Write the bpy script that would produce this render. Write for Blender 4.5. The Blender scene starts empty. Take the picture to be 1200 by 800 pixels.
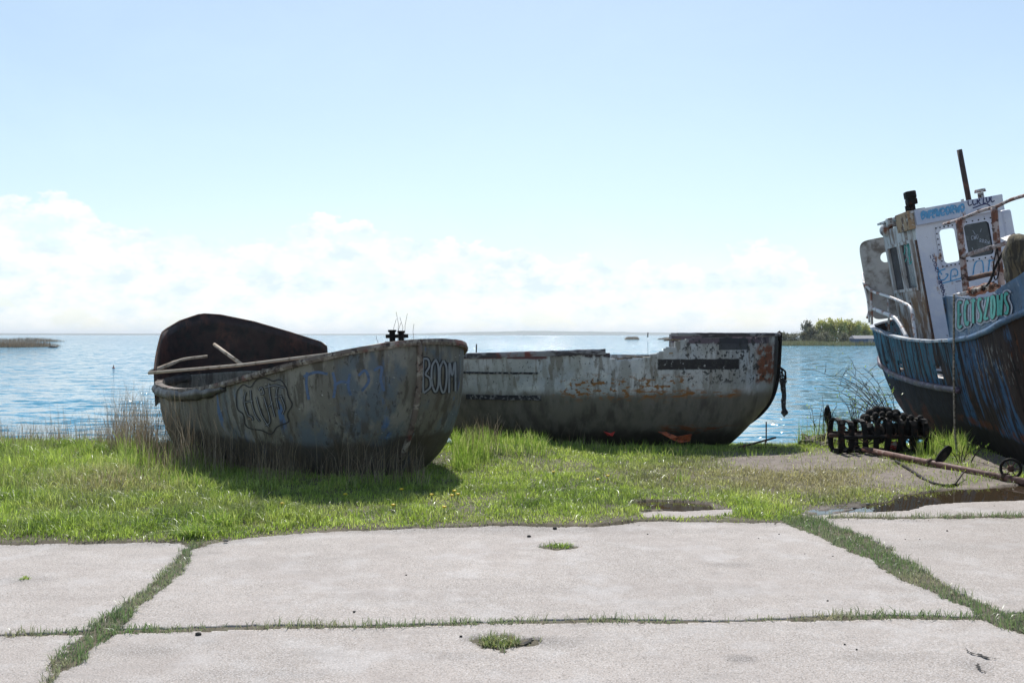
import bpy, bmesh, math, random
import numpy as np
from mathutils import Vector, Matrix, Euler
from mathutils.bvhtree import BVHTree
from mathutils import noise as mnoise

R = math.radians
F = 1167.0; HZ = 392.0; EYE = 1.6          # photo scale: pixels per unit slope, horizon row, eye height
random.seed(7); rng = np.random.default_rng(7)
scene = bpy.context.scene
COL = scene.collection

# ------------------------------------------------------------------ camera
cam = bpy.data.cameras.new('camera'); cam_o = bpy.data.objects.new('camera', cam); COL.objects.link(cam_o)
cam_o.location = (0, 0, EYE); cam_o.rotation_euler = (R(90), 0, 0)
cam.lens = 35; cam.sensor_width = 36; cam.shift_y = -8/1200
cam.clip_start = 0.1; cam.clip_end = 20000
scene.camera = cam_o
# ------------------------------------------------------------------ light
SUN_EL = 50; SUN_AZ = 0                      # the sun stands ahead of the camera
sun = bpy.data.lights.new('sun', 'SUN'); sun.energy = 3.9; sun.angle = R(0.5); sun.color = (1, .965, .91)
sun_o = bpy.data.objects.new('sun', sun); COL.objects.link(sun_o)
sd = Vector((math.sin(R(SUN_AZ))*math.cos(R(SUN_EL)), math.cos(R(SUN_AZ))*math.cos(R(SUN_EL)), math.sin(R(SUN_EL))))
sun_o.rotation_euler = sd.to_track_quat('Z', 'Y').to_euler(); sun_o.location = sd*50
world = bpy.data.worlds.new('World'); scene.world = world; world.use_nodes = True
SKY_STRENGTH = .102
EXPOSURE = .36
scene.view_settings.view_transform = 'Standard'; scene.view_settings.look = 'None'
scene.view_settings.exposure = EXPOSURE; scene.view_settings.gamma = 1; scene.view_settings.use_curve_mapping = False

def build_world():
    nt = world.node_tree; nt.nodes.clear(); L = nt.links
    def nd(t, **k):
        n = nt.nodes.new(t)
        for a, b in k.items(): setattr(n, a, b)
        return n
    def math_(op, a, b=None, c=None, clamp=False):
        n = nd('ShaderNodeMath', operation=op, use_clamp=clamp)
        for i, v in enumerate((a, b, c)):
            if v is None: continue
            if isinstance(v, (int, float)): n.inputs[i].default_value = v
            else: L.new(v, n.inputs[i])
        return n.outputs[0]
    sky = nd('ShaderNodeTexSky', sky_type='NISHITA', sun_disc=False)
    sky.sun_elevation = R(SUN_EL); sky.sun_rotation = R(SUN_AZ); sky.air_density = 1.0; sky.dust_density = .6; sky.ozone_density = 1.0
    tc = nd('ShaderNodeTexCoord'); sep = nd('ShaderNodeSeparateXYZ'); L.new(tc.outputs['Generated'], sep.inputs[0])
    X, Y, Z = sep.outputs
    az = math_('ARCTAN2', X, Y)              # radians, + to the right
    comb = nd('ShaderNodeCombineXYZ'); L.new(az, comb.inputs[0]); L.new(math_('MULTIPLY', Z, 1.7), comb.inputs[1])
    def noise(sc, det, rough=.55, off=0, dist=0.0):
        m = nd('ShaderNodeVectorMath', operation='ADD'); L.new(comb.outputs[0], m.inputs[0]); m.inputs[1].default_value = (off, off*.7, off)
        n = nd('ShaderNodeTexNoise'); n.inputs['Scale'].default_value = sc; n.inputs['Detail'].default_value = det
        n.inputs['Roughness'].default_value = rough; n.inputs['Distortion'].default_value = dist
        L.new(m.outputs[0], n.inputs['Vector']); return n.outputs['Fac']
    # cloud bank: its top runs from about 8 degrees on the left to 4 degrees on the right
    top = nd('ShaderNodeFloatCurve'); cv = top.mapping.curves[0]
    mr = nd('ShaderNodeMapRange'); L.new(az, mr.inputs[0]); mr.inputs[1].default_value = -.6; mr.inputs[2].default_value = .6
    L.new(mr.outputs[0], top.inputs['Value'])
    pts = [(0, .62), (.104, .64), (.18, .51), (.257, .45), (.30, .47), (.344, .54), (.415, .45), (.5, .42), (.571, .35), (.655, .33), (.71, .44), (.762, .27), (.895, .22), (1, .3)]
    cv.points[0].location = pts[0]; cv.points[1].location = pts[-1]
    for p in pts[1:-1]: cv.points.new(*p)
    top.mapping.update()
    topz = math_('MULTIPLY', top.outputs[0], .21)
    d = math_('SUBTRACT', topz, Z)
    n1 = math_('SUBTRACT', noise(16, 7, .55, 3.1), .5); n2 = math_('SUBTRACT', noise(45, 6, .6, 8.7), .5)
    dd = math_('ADD', d, math_('ADD', math_('MULTIPLY', n1, .075), math_('MULTIPLY', n2, .045)))
    edge = nd('ShaderNodeMapRange', interpolation_type='SMOOTHSTEP'); L.new(dd, edge.inputs[0]); edge.inputs[1].default_value = -.001; edge.inputs[2].default_value = .007
    # soft breaks inside the bank
    br = nd('ShaderNodeMapRange', interpolation_type='SMOOTHSTEP'); L.new(noise(22, 6, .6, 14.2), br.inputs[0]); br.inputs[1].default_value = .38; br.inputs[2].default_value = .53
    br.inputs[3].default_value = .42; br.inputs[4].default_value = 1
    low = nd('ShaderNodeMapRange'); L.new(Z, low.inputs[0]); low.inputs[1].default_value = -.002; low.inputs[2].default_value = .05; low.inputs[3].default_value = .55; low.inputs[4].default_value = 1
    alpha = math_('MULTIPLY', math_('MULTIPLY', edge.outputs[0], br.outputs[0]), low.outputs[0])
    alpha = math_('MULTIPLY', alpha, math_('GREATER_THAN', Z, -.02), clamp=True)
    ccol = nd('ShaderNodeValToRGB'); L.new(noise(26, 5, .6, 21.5), ccol.inputs[0])
    ccol.color_ramp.elements[0].position = .36; ccol.color_ramp.elements[0].color = (6.3, 7.3, 8.1, 1)
    ccol.color_ramp.elements[1].position = .60; ccol.color_ramp.elements[1].color = (8.5, 8.6, 8.75, 1)
    # thin high veil
    veil = nd('ShaderNodeMapRange', interpolation_type='SMOOTHSTEP'); L.new(noise(3.5, 6, .6, 31.0, .6), veil.inputs[0])
    veil.inputs[1].default_value = .40; veil.inputs[2].default_value = .75; veil.inputs[3].default_value = .42; veil.inputs[4].default_value = .72
    hi = nd('ShaderNodeMapRange'); L.new(Z, hi.inputs[0]); hi.inputs[1].default_value = .5; hi.inputs[2].default_value = 0.0; hi.inputs[3].default_value = .25; hi.inputs[4].default_value = 1
    va = math_('MULTIPLY', veil.outputs[0], hi.outputs[0])
    mv = nd('ShaderNodeMix', data_type='RGBA'); L.new(va, mv.inputs[0]); L.new(sky.outputs[0], mv.inputs[6]); mv.inputs[7].default_value = (5.65, 7.35, 8.2, 1)
    mix = nd('ShaderNodeMix', data_type='RGBA'); L.new(alpha, mix.inputs[0]); L.new(mv.outputs[2], mix.inputs[6]); L.new(ccol.outputs[0], mix.inputs[7])
    bg = nd('ShaderNodeBackground'); bg.inputs[1].default_value = SKY_STRENGTH; L.new(mix.outputs[2], bg.inputs[0])
    out = nd('ShaderNodeOutputWorld'); L.new(bg.outputs[0], out.inputs[0])
build_world()

# ------------------------------------------------------------------ helpers
def at(px, py, Y): return Vector(((px-600)/F*Y, Y, EYE-(py-HZ)/F*Y))
def gp(px, py, z=0.0):
    Y = (EYE-z)*F/(py-HZ); return ((px-600)/F*Y, Y)
def vnoise(x, y, sc, seed=0):
    r = np.random.default_rng(seed+1000); T = r.random((256, 256))
    x = np.asarray(x, float)*sc+37.3; y = np.asarray(y, float)*sc+91.7
    xi = np.floor(x).astype(int); yi = np.floor(y).astype(int); fx = x-xi; fy = y-yi
    fx = fx*fx*(3-2*fx); fy = fy*fy*(3-2*fy)
    a = T[xi % 256, yi % 256]; b = T[(xi+1) % 256, yi % 256]; c = T[xi % 256, (yi+1) % 256]; d = T[(xi+1) % 256, (yi+1) % 256]
    return (a*(1-fx)+b*fx)*(1-fy)+(c*(1-fx)+d*fx)*fy
def fbm(x, y, sc, seed=0, o=4):
    s = 0; a = 1; t = 0
    for i in range(o): s = s+a*vnoise(x, y, sc*2**i, seed+i*7); t += a; a *= .5
    return s/t
def inpoly(x, y, poly):
    x = np.asarray(x); y = np.asarray(y); r = np.zeros(x.shape, bool); n = len(poly)
    for i in range(n):
        x1, y1 = poly[i]; x2, y2 = poly[(i+1) % n]
        if y1 == y2: continue
        c = ((y1 > y) != (y2 > y)) & (x < (x2-x1)*(y-y1)/(y2-y1)+x1)
        r ^= c
    return r
def sstep(a, b, x):
    t = np.clip((x-a)/(b-a), 0, 1); return t*t*(3-2*t)
def tag(o, label=None, cat=None, group=None, kind=None):
    if label: o['label'] = label
    if cat: o['category'] = cat
    if group: o['group'] = group
    if kind: o['kind'] = kind
    return o
def thing(name, label, cat, loc=(0, 0, 0), rot=(0, 0, 0), group=None):
    o = bpy.data.objects.new(name, None); COL.objects.link(o); o.empty_display_size = .2
    o.location = loc; o.rotation_euler = rot
    o['M'] = 0; del o['M']
    return tag(o, label, cat, group)
def mat_of(o):
    m = Matrix.LocRotScale(o.location, o.rotation_euler, o.scale)
    return (mat_of(o.parent) @ m) if o.parent else m
def link(name, me, material, parent=None, smooth=False):
    o = bpy.data.objects.new(name, me); COL.objects.link(o)
    if material: me.materials.append(material)
    if parent: o.parent = parent
    if smooth:
        me.polygons.foreach_set('use_smooth', [True]*len(me.polygons))
    return o
def obj(name, bm, material, parent=None, smooth=False, auto=None):
    me = bpy.data.meshes.new(name); bmesh.ops.recalc_face_normals(bm, faces=bm.faces); bm.to_mesh(me); bm.free()
    o = link(name, me, material, parent, smooth)
    return o
def npmesh(name, V, faces_list, material, parent=None, col=None, smooth=False):
    """faces_list: list of int arrays (n,k)"""
    me = bpy.data.meshes.new(name); V = np.ascontiguousarray(V, dtype=np.float32)
    me.vertices.add(len(V)); me.vertices.foreach_set('co', V.ravel())
    loops = np.concatenate([f.ravel() for f in faces_list]).astype(np.int32)
    sizes = np.concatenate([np.full(len(f), f.shape[1]) for f in faces_list]).astype(np.int32)
    starts = np.concatenate([[0], np.cumsum(sizes)[:-1]]).astype(np.int32)
    me.loops.add(len(loops)); me.loops.foreach_set('vertex_index', loops)
    me.polygons.add(len(sizes)); me.polygons.foreach_set('loop_start', starts); me.polygons.foreach_set('loop_total', sizes)
    if smooth: me.polygons.foreach_set('use_smooth', np.ones(len(sizes), bool))
    me.update(calc_edges=True)
    if col is not None:
        a = me.attributes.new('Col', 'FLOAT_COLOR', 'POINT'); c = np.ones((len(V), 4), np.float32); c[:, :3] = col; a.data.foreach_set('color', c.ravel())
    return link(name, me, material, parent)

def bx(bm, c, s, rot=None, bev=0):
    r = bmesh.ops.create_cube(bm, size=1); vs = r['verts']
    m = Matrix.LocRotScale(Vector(c), rot.to_quaternion() if isinstance(rot, Euler) else rot, Vector(s))
    bmesh.ops.transform(bm, matrix=m, verts=vs)
    if bev:
        es = list({e for v in vs for e in v.link_edges})
        bmesh.ops.bevel(bm, geom=es, offset=bev, segments=2, affect='EDGES', profile=.6)
def catmull(P, n=6):
    P = [Vector(p) for p in P]
    if len(P) < 3: return P
    out = []
    Q = [P[0]*2-P[1]]+P+[P[-1]*2-P[-2]]
    for i in range(1, len(Q)-2):
        a, b, c, d = Q[i-1:i+3]
        for k in range(n):
            t = k/n
            out.append(.5*((2*b)+(c-a)*t+(2*a-5*b+4*c-d)*t*t+(3*b-a-3*c+d)*t**3))
    out.append(P[-1]); return out
def tube(bm, P, r, n=8, caps=True, flat=None):
    P = [Vector(p) for p in P]; rings = []
    prev = None
    for i, p in enumerate(P):
        d = (P[min(i+1, len(P)-1)]-P[max(i-1, 0)]).normalized()
        if prev is None:
            a = Vector((0, 0, 1)) if abs(d.z) < .9 else Vector((1, 0, 0)); u = d.cross(a).normalized()
        else:
            u = (prev-d*prev.dot(d)).normalized()
        prev = u; w = d.cross(u)
        rr = r[i] if isinstance(r, (list, tuple)) else r
        f = flat or 1
        rings.append([bm.verts.new(p+(u*math.cos(2*math.pi*k/n)+w*f*math.sin(2*math.pi*k/n))*rr) for k in range(n)])
    for a, b in zip(rings, rings[1:]):
        for k in range(n): bm.faces.new((a[k], a[(k+1) % n], b[(k+1) % n], b[k]))
    if caps: bm.faces.new(rings[0][::-1]); bm.faces.new(rings[-1])
def wob(bm, a=.006, sc=9):
    for v in bm.verts: n = mnoise.noise_vector(v.co*sc); v.co += n*a
    return bm
def tube_o(name, P, r, material, parent=None, n=8, smooth=True, flat=None):
    bm = bmesh.new(); tube(bm, P, r, n, flat=flat); return obj(name, bm, material, parent, smooth)
def sweep(bm, P, ups, outs, prof):
    """profile (out, up) swept along P"""
    rings = []
    for p, u, o in zip(P, ups, outs): rings.append([bm.verts.new(p+o*a+u*b) for a, b in prof])
    n = len(prof)
    for a, b in zip(rings, rings[1:]):
        for k in range(n): bm.faces.new((a[k], a[(k+1) % n], b[(k+1) % n], b[k]))
    bm.faces.new(rings[0][::-1]); bm.faces.new(rings[-1])

# ------------------------------------------------------------------ materials
MAT = {}
def pm(name, base, layers=(), rough=.7, metal=0., bump=.3, bsc=25, bstr=(1, 1, 1), spec=.5, attr=None, rvar=.15, bdist=.01):
    m = bpy.data.materials.new(name); m.use_nodes = True; nt = m.node_tree; L = nt.links; nt.nodes.clear()
    nd = nt.nodes.new
    out = nd('ShaderNodeOutputMaterial'); p = nd('ShaderNodeBsdfPrincipled'); L.new(p.outputs[0], out.inputs[0])
    tc = nd('ShaderNodeTexCoord'); sep = nd('ShaderNodeSeparateXYZ'); L.new(tc.outputs['Object'], sep.inputs[0])
    def nz(sc, st=(1, 1, 1), det=6, ro=.6, off=0):
        mp = nd('ShaderNodeMapping'); L.new(tc.outputs['Object'], mp.inputs[0]); mp.inputs['Scale'].default_value = st; mp.inputs['Location'].default_value = (off, off*.37, off*.61)
        n = nd('ShaderNodeTexNoise'); n.inputs['Scale'].default_value = sc; n.inputs['Detail'].default_value = det; n.inputs['Roughness'].default_value = ro
        L.new(mp.outputs[0], n.inputs['Vector']); return n.outputs['Fac']
    def mm(op, a, b):
        n = nd('ShaderNodeMath'); n.operation = op
        for i, v in enumerate((a, b)):
            if isinstance(v, (int, float)): n.inputs[i].default_value = v
            else: L.new(v, n.inputs[i])
        return n.outputs[0]
    if attr:
        at_ = nd('ShaderNodeAttribute'); at_.attribute_name = attr; cur = at_.outputs['Color']
    else:
        rgb = nd('ShaderNodeRGB'); rgb.outputs[0].default_value = (*base, 1); cur = rgb.outputs[0]
    for i, l in enumerate(layers):
        f = None
        if l.get('sc'):
            n = nz(l['sc'], l.get('st', (1, 1, 1)), l.get('det', 7), l.get('ro', .62), l.get('off', i*5.3+1.7))
            mr = nd('ShaderNodeMapRange'); mr.interpolation_type = 'SMOOTHSTEP'; L.new(n, mr.inputs[0]); th = l.get('th', .5); so = l.get('so', .04)
            mr.inputs[1].default_value = th-so; mr.inputs[2].default_value = th+so
            f = mr.outputs[0]
        for (ax, lo, hi, soft, wob) in l.get('rg', ()):
            c = sep.outputs['xyz'.index(ax)]
            if wob: c = mm('ADD', c, mm('MULTIPLY', mm('SUBTRACT', nz(l.get('wsc', 5), l.get('wst', (1, 1, 1)), 6, .6, i*3.1+9), .5), wob))
            if lo is not None:
                a = nd('ShaderNodeMapRange'); a.interpolation_type = 'SMOOTHSTEP'; L.new(c, a.inputs[0]); a.inputs[1].default_value = lo-soft; a.inputs[2].default_value = lo+soft
                f = a.outputs[0] if f is None else mm('MULTIPLY', f, a.outputs[0])
            if hi is not None:
                a = nd('ShaderNodeMapRange'); a.interpolation_type = 'SMOOTHSTEP'; L.new(c, a.inputs[0]); a.inputs[1].default_value = hi-soft; a.inputs[2].default_value = hi+soft
                a.inputs[3].default_value = 1; a.inputs[4].default_value = 0
                f = a.outputs[0] if f is None else mm('MULTIPLY', f, a.outputs[0])
        f = mm('MULTIPLY', f, l.get('amt', 1.0))
        mx = nd('ShaderNodeMix'); mx.data_type = 'RGBA'; mx.blend_type = l.get('mode', 'MIX'); L.new(f, mx.inputs[0]); L.new(cur, mx.inputs[6]); mx.inputs[7].default_value = (*l['col'], 1); cur = mx.outputs[2]
    L.new(cur, p.inputs['Base Color'])
    p.inputs['Metallic'].default_value = metal; p.inputs['Specular IOR Level'].default_value = spec
    rr = nd('ShaderNodeMapRange'); L.new(nz(9, off=3), rr.inputs[0]); rr.inputs[1].default_value = .3; rr.inputs[2].default_value = .7; rr.inputs[3].default_value = rough-rvar; rr.inputs[4].default_value = min(1, rough+rvar)
    L.new(rr.outputs[0], p.inputs['Roughness'])
    if bump:
        b = nd('ShaderNodeBump'); b.inputs['Strength'].default_value = bump; b.inputs['Distance'].default_value = bdist; L.new(nz(bsc, bstr, 8, .65, 2.2), b.inputs['Height']); L.new(b.outputs[0], p.inputs['Normal'])
    MAT[name] = m; return m
def foliage(name, trans=.45, rough=.5):
    m = bpy.data.materials.new(name); m.use_nodes = True; nt = m.node_tree; L = nt.links; nt.nodes.clear(); nd = nt.nodes.new
    out = nd('ShaderNodeOutputMaterial'); p = nd('ShaderNodeBsdfPrincipled'); t = nd('ShaderNodeBsdfTranslucent'); mx = nd('ShaderNodeMixShader'); a = nd('ShaderNodeAttribute'); a.attribute_name = 'Col'
    L.new(a.outputs['Color'], p.inputs['Base Color']); p.inputs['Roughness'].default_value = rough; p.inputs['Specular IOR Level'].default_value = .6
    hs = nd('ShaderNodeHueSaturation'); hs.inputs['Value'].default_value = 1.5; hs.inputs['Saturation'].default_value = 1.1; L.new(a.outputs['Color'], hs.inputs['Color']); L.new(hs.outputs[0], t.inputs[0])
    mx.inputs[0].default_value = trans; L.new(p.outputs[0], mx.inputs[1]); L.new(t.outputs[0], mx.inputs[2]); L.new(mx.outputs[0], out.inputs[0])
    return m
def flat(name, c, rough=.7, metal=0, var=.5):
    return pm(name, c, [dict(col=tuple(x*var for x in c), sc=7, th=.55, so=.12, amt=.6)], rough, metal, bump=.2)

M_grass = foliage('grass_blades', .45, .36); M_dry = foliage('dry_stalks', .3, .7); M_leaf = foliage('tree_leaves', .35)
M_blackmetal = pm('black_iron', (.006, .0055, .0055), [dict(col=(.035, .016, .010), sc=14, th=.58, so=.05)], .75, 0, .7, spec=.25)
M_rubber = pm('black_rubber', (.006, .006, .006), [dict(col=(.045, .035, .028), sc=9, th=.58, so=.06)], .85, 0, .6, spec=.25)
M_rust = pm('rusty_steel', (.10, .045, .028), [dict(col=(.05, .025, .02), sc=8, th=.52, so=.08), dict(col=(.2, .09, .04), sc=22, th=.6, so=.06)], .85, 0, .6)
M_pole = pm('rusty_painted_pipe', (.17, .085, .065), [dict(col=(.07, .03, .02), sc=14, th=.54, so=.08), dict(col=(.28, .2, .17), sc=10, th=.6, so=.05)], .7, 0, .3)
M_wood = pm('weathered_wood', (.26, .21, .15), [dict(col=(.1, .075, .05), sc=6, st=(1, 1, 8), th=.5, so=.15), dict(col=(.42, .36, .28), sc=18, th=.6, so=.06)], .85, 0, .5)
M_palewood = pm('pale_plank', (.5, .42, .33), [dict(col=(.2, .15, .1), sc=9, th=.58, so=.1)], .85, 0, .4)
M_rope = pm('old_rope', (.36, .31, .25), [dict(col=(.12, .1, .07), sc=30, th=.5, so=.1)], .9, 0, .8, bsc=60)
M_railwhite = pm('worn_white_paint_rust', (.5, .5, .5), [dict(col=(.2, .07, .03), sc=7, th=.53, so=.05), dict(col=(.06, .03, .02), sc=13, th=.6, so=.04)], .55, 0, .3)

# ------------------------------------------------------------------ ground layout
def polyg(pts): return [gp(*p) for p in pts]
EDGE = np.array(polyg([(-900, 640), (0, 638), (208, 637), (222, 641), (300, 631), (400, 622), (600, 617), (700, 618), (760, 612), (860, 612), (940, 613), (975, 609), (1200, 606), (2200, 600)]))
LJ = [(235, 640, 16), (218, 645, 14), (205, 668, 34), (180, 690, 34), (150, 712, 26), (125, 735, 62), (95, 760, 58), (72, 782, 30), (50, 806, 14), (20, 845, 12), (-60, 950, 12)]
RJ = [(925, 604, 40), (945, 612, 62), (990, 630, 62), (1040, 655, 52), (1080, 680, 46), (1118, 697, 46), (1150, 712, 42), (1180, 728, 50), (1240, 752, 40), (1330, 800, 30), (1500, 900, 20)]
HJ = [(-900, 772, 9), (-200, 752, 8), (0, 745, 9), (110, 741, 16), (200, 738, 16), (330, 734, 14), (420, 734, 10), (560, 730, 8), (680, 727, 14), (840, 728, 7), (960, 724, 14), (1060, 722, 13), (1130, 724, 10), (1200, 722, 30), (1700, 712, 10)]
SJ = [(975, 606, 13), (1060, 607, 9), (1130, 606, 9), (1240, 605, 14), (1500, 602, 10), (2500, 600, 10)]
def jdist(x, y, J):
    """signed distance inside the joint, metres: >0 inside"""
    best = np.full(np.shape(x), -9.0)
    P = []
    for px, py, w in J:
        a, b = gp(px, py); P.append((a, b, w/F*b*(.28 if J is LJ else .43 if J is RJ else .62)))
    for (x1, y1, w1), (x2, y2, w2) in zip(P, P[1:]):
        dx, dy = x2-x1, y2-y1; t = np.clip(((x-x1)*dx+(y-y1)*dy)/(dx*dx+dy*dy), 0, 1)
        d = np.hypot(x-x1-t*dx, y-y1-t*dy); best = np.maximum(best, w1+(w2-w1)*t-d)
    return best
def joints(x, y):
    j = np.maximum.reduce([jdist(x, y, LJ), jdist(x, y, RJ), jdist(x, y, HJ), jdist(x, y, SJ)])
    # older rows behind the camera
    for yy in (2.55, -.45, -3.45, -6.5): j = np.maximum(j, .03-np.abs(y-yy))
    j = np.maximum(j, np.where(y < 3.2, .04-np.abs(np.abs(x)-2.45), -9))
    thin = jdist(x, y, HJ) > -.06
    return j+(fbm(x, y, 5, 3)-.5)*np.where(thin, .035, .12)+(vnoise(x, y, 22, 4)-.5)*.02
HOLES = [(585, 752, 20, 10), (566, 749, 13, 3), (615, 751, 16, 4), (655, 640, 18, 3)]
P_RIGHT = polyg([(985, 600), (1010, 593), (1040, 589), (1052, 582), (1080, 578), (1110, 574), (1150, 573), (1200, 568), (1300, 564), (1420, 566), (1400, 580), (1300, 584), (1200, 586), (1120, 589), (1085, 592), (1065, 598), (1020, 600)])
P_MID = polyg([(735, 590), (762, 587), (800, 588), (832, 591), (838, 597), (800, 599), (752, 598)])
E_RIGHT = polyg([(940, 602), (985, 599), (1020, 599), (1065, 597), (1085, 591), (1120, 588), (1200, 585), (1300, 583), (1700, 580), (2300, 582), (2300, 612), (975, 610), (940, 608)])
E_MID = polyg([(745, 600), (790, 598), (860, 596), (858, 603), (800, 607), (756, 607)])
P_MUD = polyg([(940, 600), (962, 595), (985, 592), (1006, 590), (1012, 594), (998, 598), (975, 602), (950, 604)])
P_ALL = (P_RIGHT, P_MID, P_MUD)
def inpud(x, y): return inpoly(x, y, P_RIGHT) | inpoly(x, y, P_MID) | inpoly(x, y, P_MUD)
def edgeY(x): return np.interp(x, EDGE[:, 0], EDGE[:, 1])
def hole(x, y):
    h = np.full(np.shape(x), -9.0)
    for px, py, w, hh in HOLES:
        a, b = gp(px, py); rx = w/F*b; ry = hh/(EYE*F)*b*b
        h = np.maximum(h, 1-np.hypot((x-a)/rx, (y-b)/ry)+(fbm(x, y, 14, 9)-.5)*1.2)
    return h
def concrete(x, y):
    n = (fbm(x, y, 2.2, 5)-.5)*.22+(fbm(x, y, 14, 8)-.5)*.08
    main = y < edgeY(x)+n*.9
    ext = inpoly(x+n*.3, y+n*.8, E_RIGHT) | inpoly(x, y+n*.6, E_MID)
    pud = inpud(x, y)
    return (main | ext) & (joints(x, y) < 0) & (hole(x, y) < 0) & ~pud
def groundz(x, y):
    x = np.asarray(x, float); y = np.asarray(y, float)
    base = .012+(fbm(x, y, .7, 12)-.5)*.05+(fbm(x, y, 3, 14)-.5)*.03
    base = base+sstep(8.5, 10.5, y)*(fbm(x, y, .5, 44)-.35)*.12*(x < 1)
    base = base+.17*np.exp(-((x+.1)/.75)**2-((y-12.9)/.7)**2)+.05*np.exp(-((x+5.5)/1.5)**2-((y-13)/1.2)**2)
    shore = 18.4+(fbm(x, y*0, .25, 21)-.5)*1.6
    sl = np.where(y > 14, -(y-14)*.46/(shore-14), 0); sl = np.where(y > shore, -.46-(y-shore)*.22, sl); sl = np.maximum(sl, -3)
    z = base+sl
    conc = concrete(x, y); near = y < edgeY(x)+.02
    z = np.where(near, -.003, z)
    z = np.where(conc, -.014, z)
    z = np.where(inpud(x, y), -.02+.05*sstep(.46, .6, fbm(x, y*1.5, 7, 88))*.55*inpoly(x, y, P_MUD), z)
    return z

# ------------------------------------------------------------------ ground, pavement, water
def axis(segs):
    a = [np.arange(s, e, d) for s, e, d in segs]; return np.unique(np.concatenate(a+[[segs[-1][1]]]))
gx = axis([(-6000, -600, 900), (-600, -60, 90), (-60, -12, 4), (-12, -7, .5), (-7, 7, .04), (7, 12, .5), (12, 60, 4), (60, 600, 90), (600, 6000, 900)])
gy = axis([(-60, -10, 8), (-10, 4, 1), (4, 5.0, .05), (5.0, 6.1, .02), (6.1, 8.2, .05), (8.2, 10.8, .03), (10.8, 20, .08), (20, 40, 1), (40, 400, 40), (400, 7000, 1100)])
GX, GY = np.meshgrid(gx, gy, indexing='ij')
GZ = groundz(GX, GY)
nx, ny = GX.shape; idx = np.arange(nx*ny).reshape(nx, ny)
quads = np.stack([idx[:-1, :-1], idx[1:, :-1], idx[1:, 1:], idx[:-1, 1:]], -1).reshape(-1, 4)
# soil colours: what lies there (soil, sand, mud), plus trawler shade, per vertex
px_ = 600+GX/np.maximum(GY, .5)*F; py_ = HZ+EYE*F/np.maximum(GY, .5)
def blob(px, py, cx, cy, rx, ry): return np.clip(1.25-np.hypot((px-cx)/rx, (py-cy)/ry), 0, 1)
def bare_shade_mask(px, py):
    b = np.maximum.reduce([blob(px, py, 1180, 545, 60, 16), blob(px, py, 915, 541, 85, 13), blob(px, py, 1080, 560, 95, 17), blob(px, py, 1180, 575, 90, 16), blob(px, py, 985, 598, 60, 7), blob(px, py, 790, 594, 55, 5), blob(px, py, 990, 540, 70, 14)])  # first blob: bare soil added under the trawler to deepen its shade
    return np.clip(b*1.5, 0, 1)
n1 = fbm(GX, GY, 1.3, 31); n2 = fbm(GX, GY, 9, 33)
soil = np.stack([.085+.05*n1, .075+.03*n1, .045+.02*n1], -1)*(.6+.7*n2[..., None])
sand = np.array([.215, .175, .145])*(.65+.6*n2[..., None])
b = np.clip(bare_shade_mask(px_, py_)*(GY > 7)+(GY > 17.2)*.9, 0, 1)[..., None]
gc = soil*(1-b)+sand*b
wet = np.clip(blob(px_, py_, 1000, 596, 60, 9)+blob(px_, py_, 800, 594, 60, 7), 0, 1)[..., None]
gc = gc*(1-.45*wet)
M_ground = pm('soil', (.1, .08, .05), [dict(col=(.03, .025, .02), sc=30, th=.6, so=.08, amt=.7), dict(col=(.34, .3, .26), sc=55, th=.66, so=.03, amt=.8)], .9, 0, .8, bsc=40, attr='Col')
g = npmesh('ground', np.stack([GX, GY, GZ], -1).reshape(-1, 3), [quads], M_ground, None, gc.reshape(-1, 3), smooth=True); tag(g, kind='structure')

# pavement of concrete slabs
cx = axis([(-40, -8, 2), (-8, -5, .1), (-5, 5, .02), (5, 8, .1), (8, 30, 2)]); cy = axis([(-12, 3, .25), (3, 4.5, .05), (4.5, 10.2, .02)])
CX, CY = np.meshgrid((cx[1:]+cx[:-1])/2, (cy[1:]+cy[:-1])/2, indexing='ij')
cm = concrete(CX, CY)
VX, VY = np.meshgrid(cx, cy, indexing='ij')
jx = (vnoise(VX, VY, 60, 51)-.5)*.012; jy = (vnoise(VX, VY, 60, 52)-.5)*.012
VZ = .0+(fbm(VX, VY, .6, 61)-.5)*.008
VZ = VZ - .008*sstep(-.5, 0, hole(VX, VY))
nx, ny = VX.shape; idx = np.arange(nx*ny).reshape(nx, ny)
q = np.stack([idx[:-1, :-1], idx[1:, :-1], idx[1:, 1:], idx[:-1, 1:]], -1)[cm]
Vt = np.stack([VX+jx, VY+jy, VZ], -1).reshape(-1, 3); Vb = Vt.copy(); Vb[:, 2] -= .07; N0 = len(Vt)
sk = []
pad = np.pad(cm, 1)
c0 = pad[1:-1, 1:-1]
for (di, dj, a, b_) in ((-1, 0, (0, 1), (0, 0)), (1, 0, (1, 0), (1, 1)), (0, -1, (0, 0), (1, 0)), (0, 1, (1, 1), (0, 1))):
    nb = pad[1+di:pad.shape[0]-1+di, 1+dj:pad.shape[1]-1+dj]; I, J = np.nonzero(c0 & ~nb)
    A = idx[I+a[0], J+a[1]]; B = idx[I+b_[0], J+b_[1]]; sk.append(np.stack([A+N0, B+N0, B, A], -1))
F4 = np.concatenate([q]+sk); used = np.unique(F4); rm = np.zeros(2*N0, int); rm[used] = np.arange(len(used))
VV = np.concatenate([Vt, Vb])[used]
st = fbm(VV[:, 0], VV[:, 1], .9, 71); stn = np.zeros(len(VV))
def stain(px, py, w, h, a):
    X0, Y0 = gp(px, py); rx = w/F*Y0; ry = h/(EYE*F)*Y0*Y0
    r = np.hypot((VV[:, 0]-X0)/rx, (VV[:, 1]-Y0)/ry)+(fbm(VV[:, 0], VV[:, 1], 8, 77)-.5)*.9
    return a*np.clip(1.15-r, 0, 1)
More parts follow.
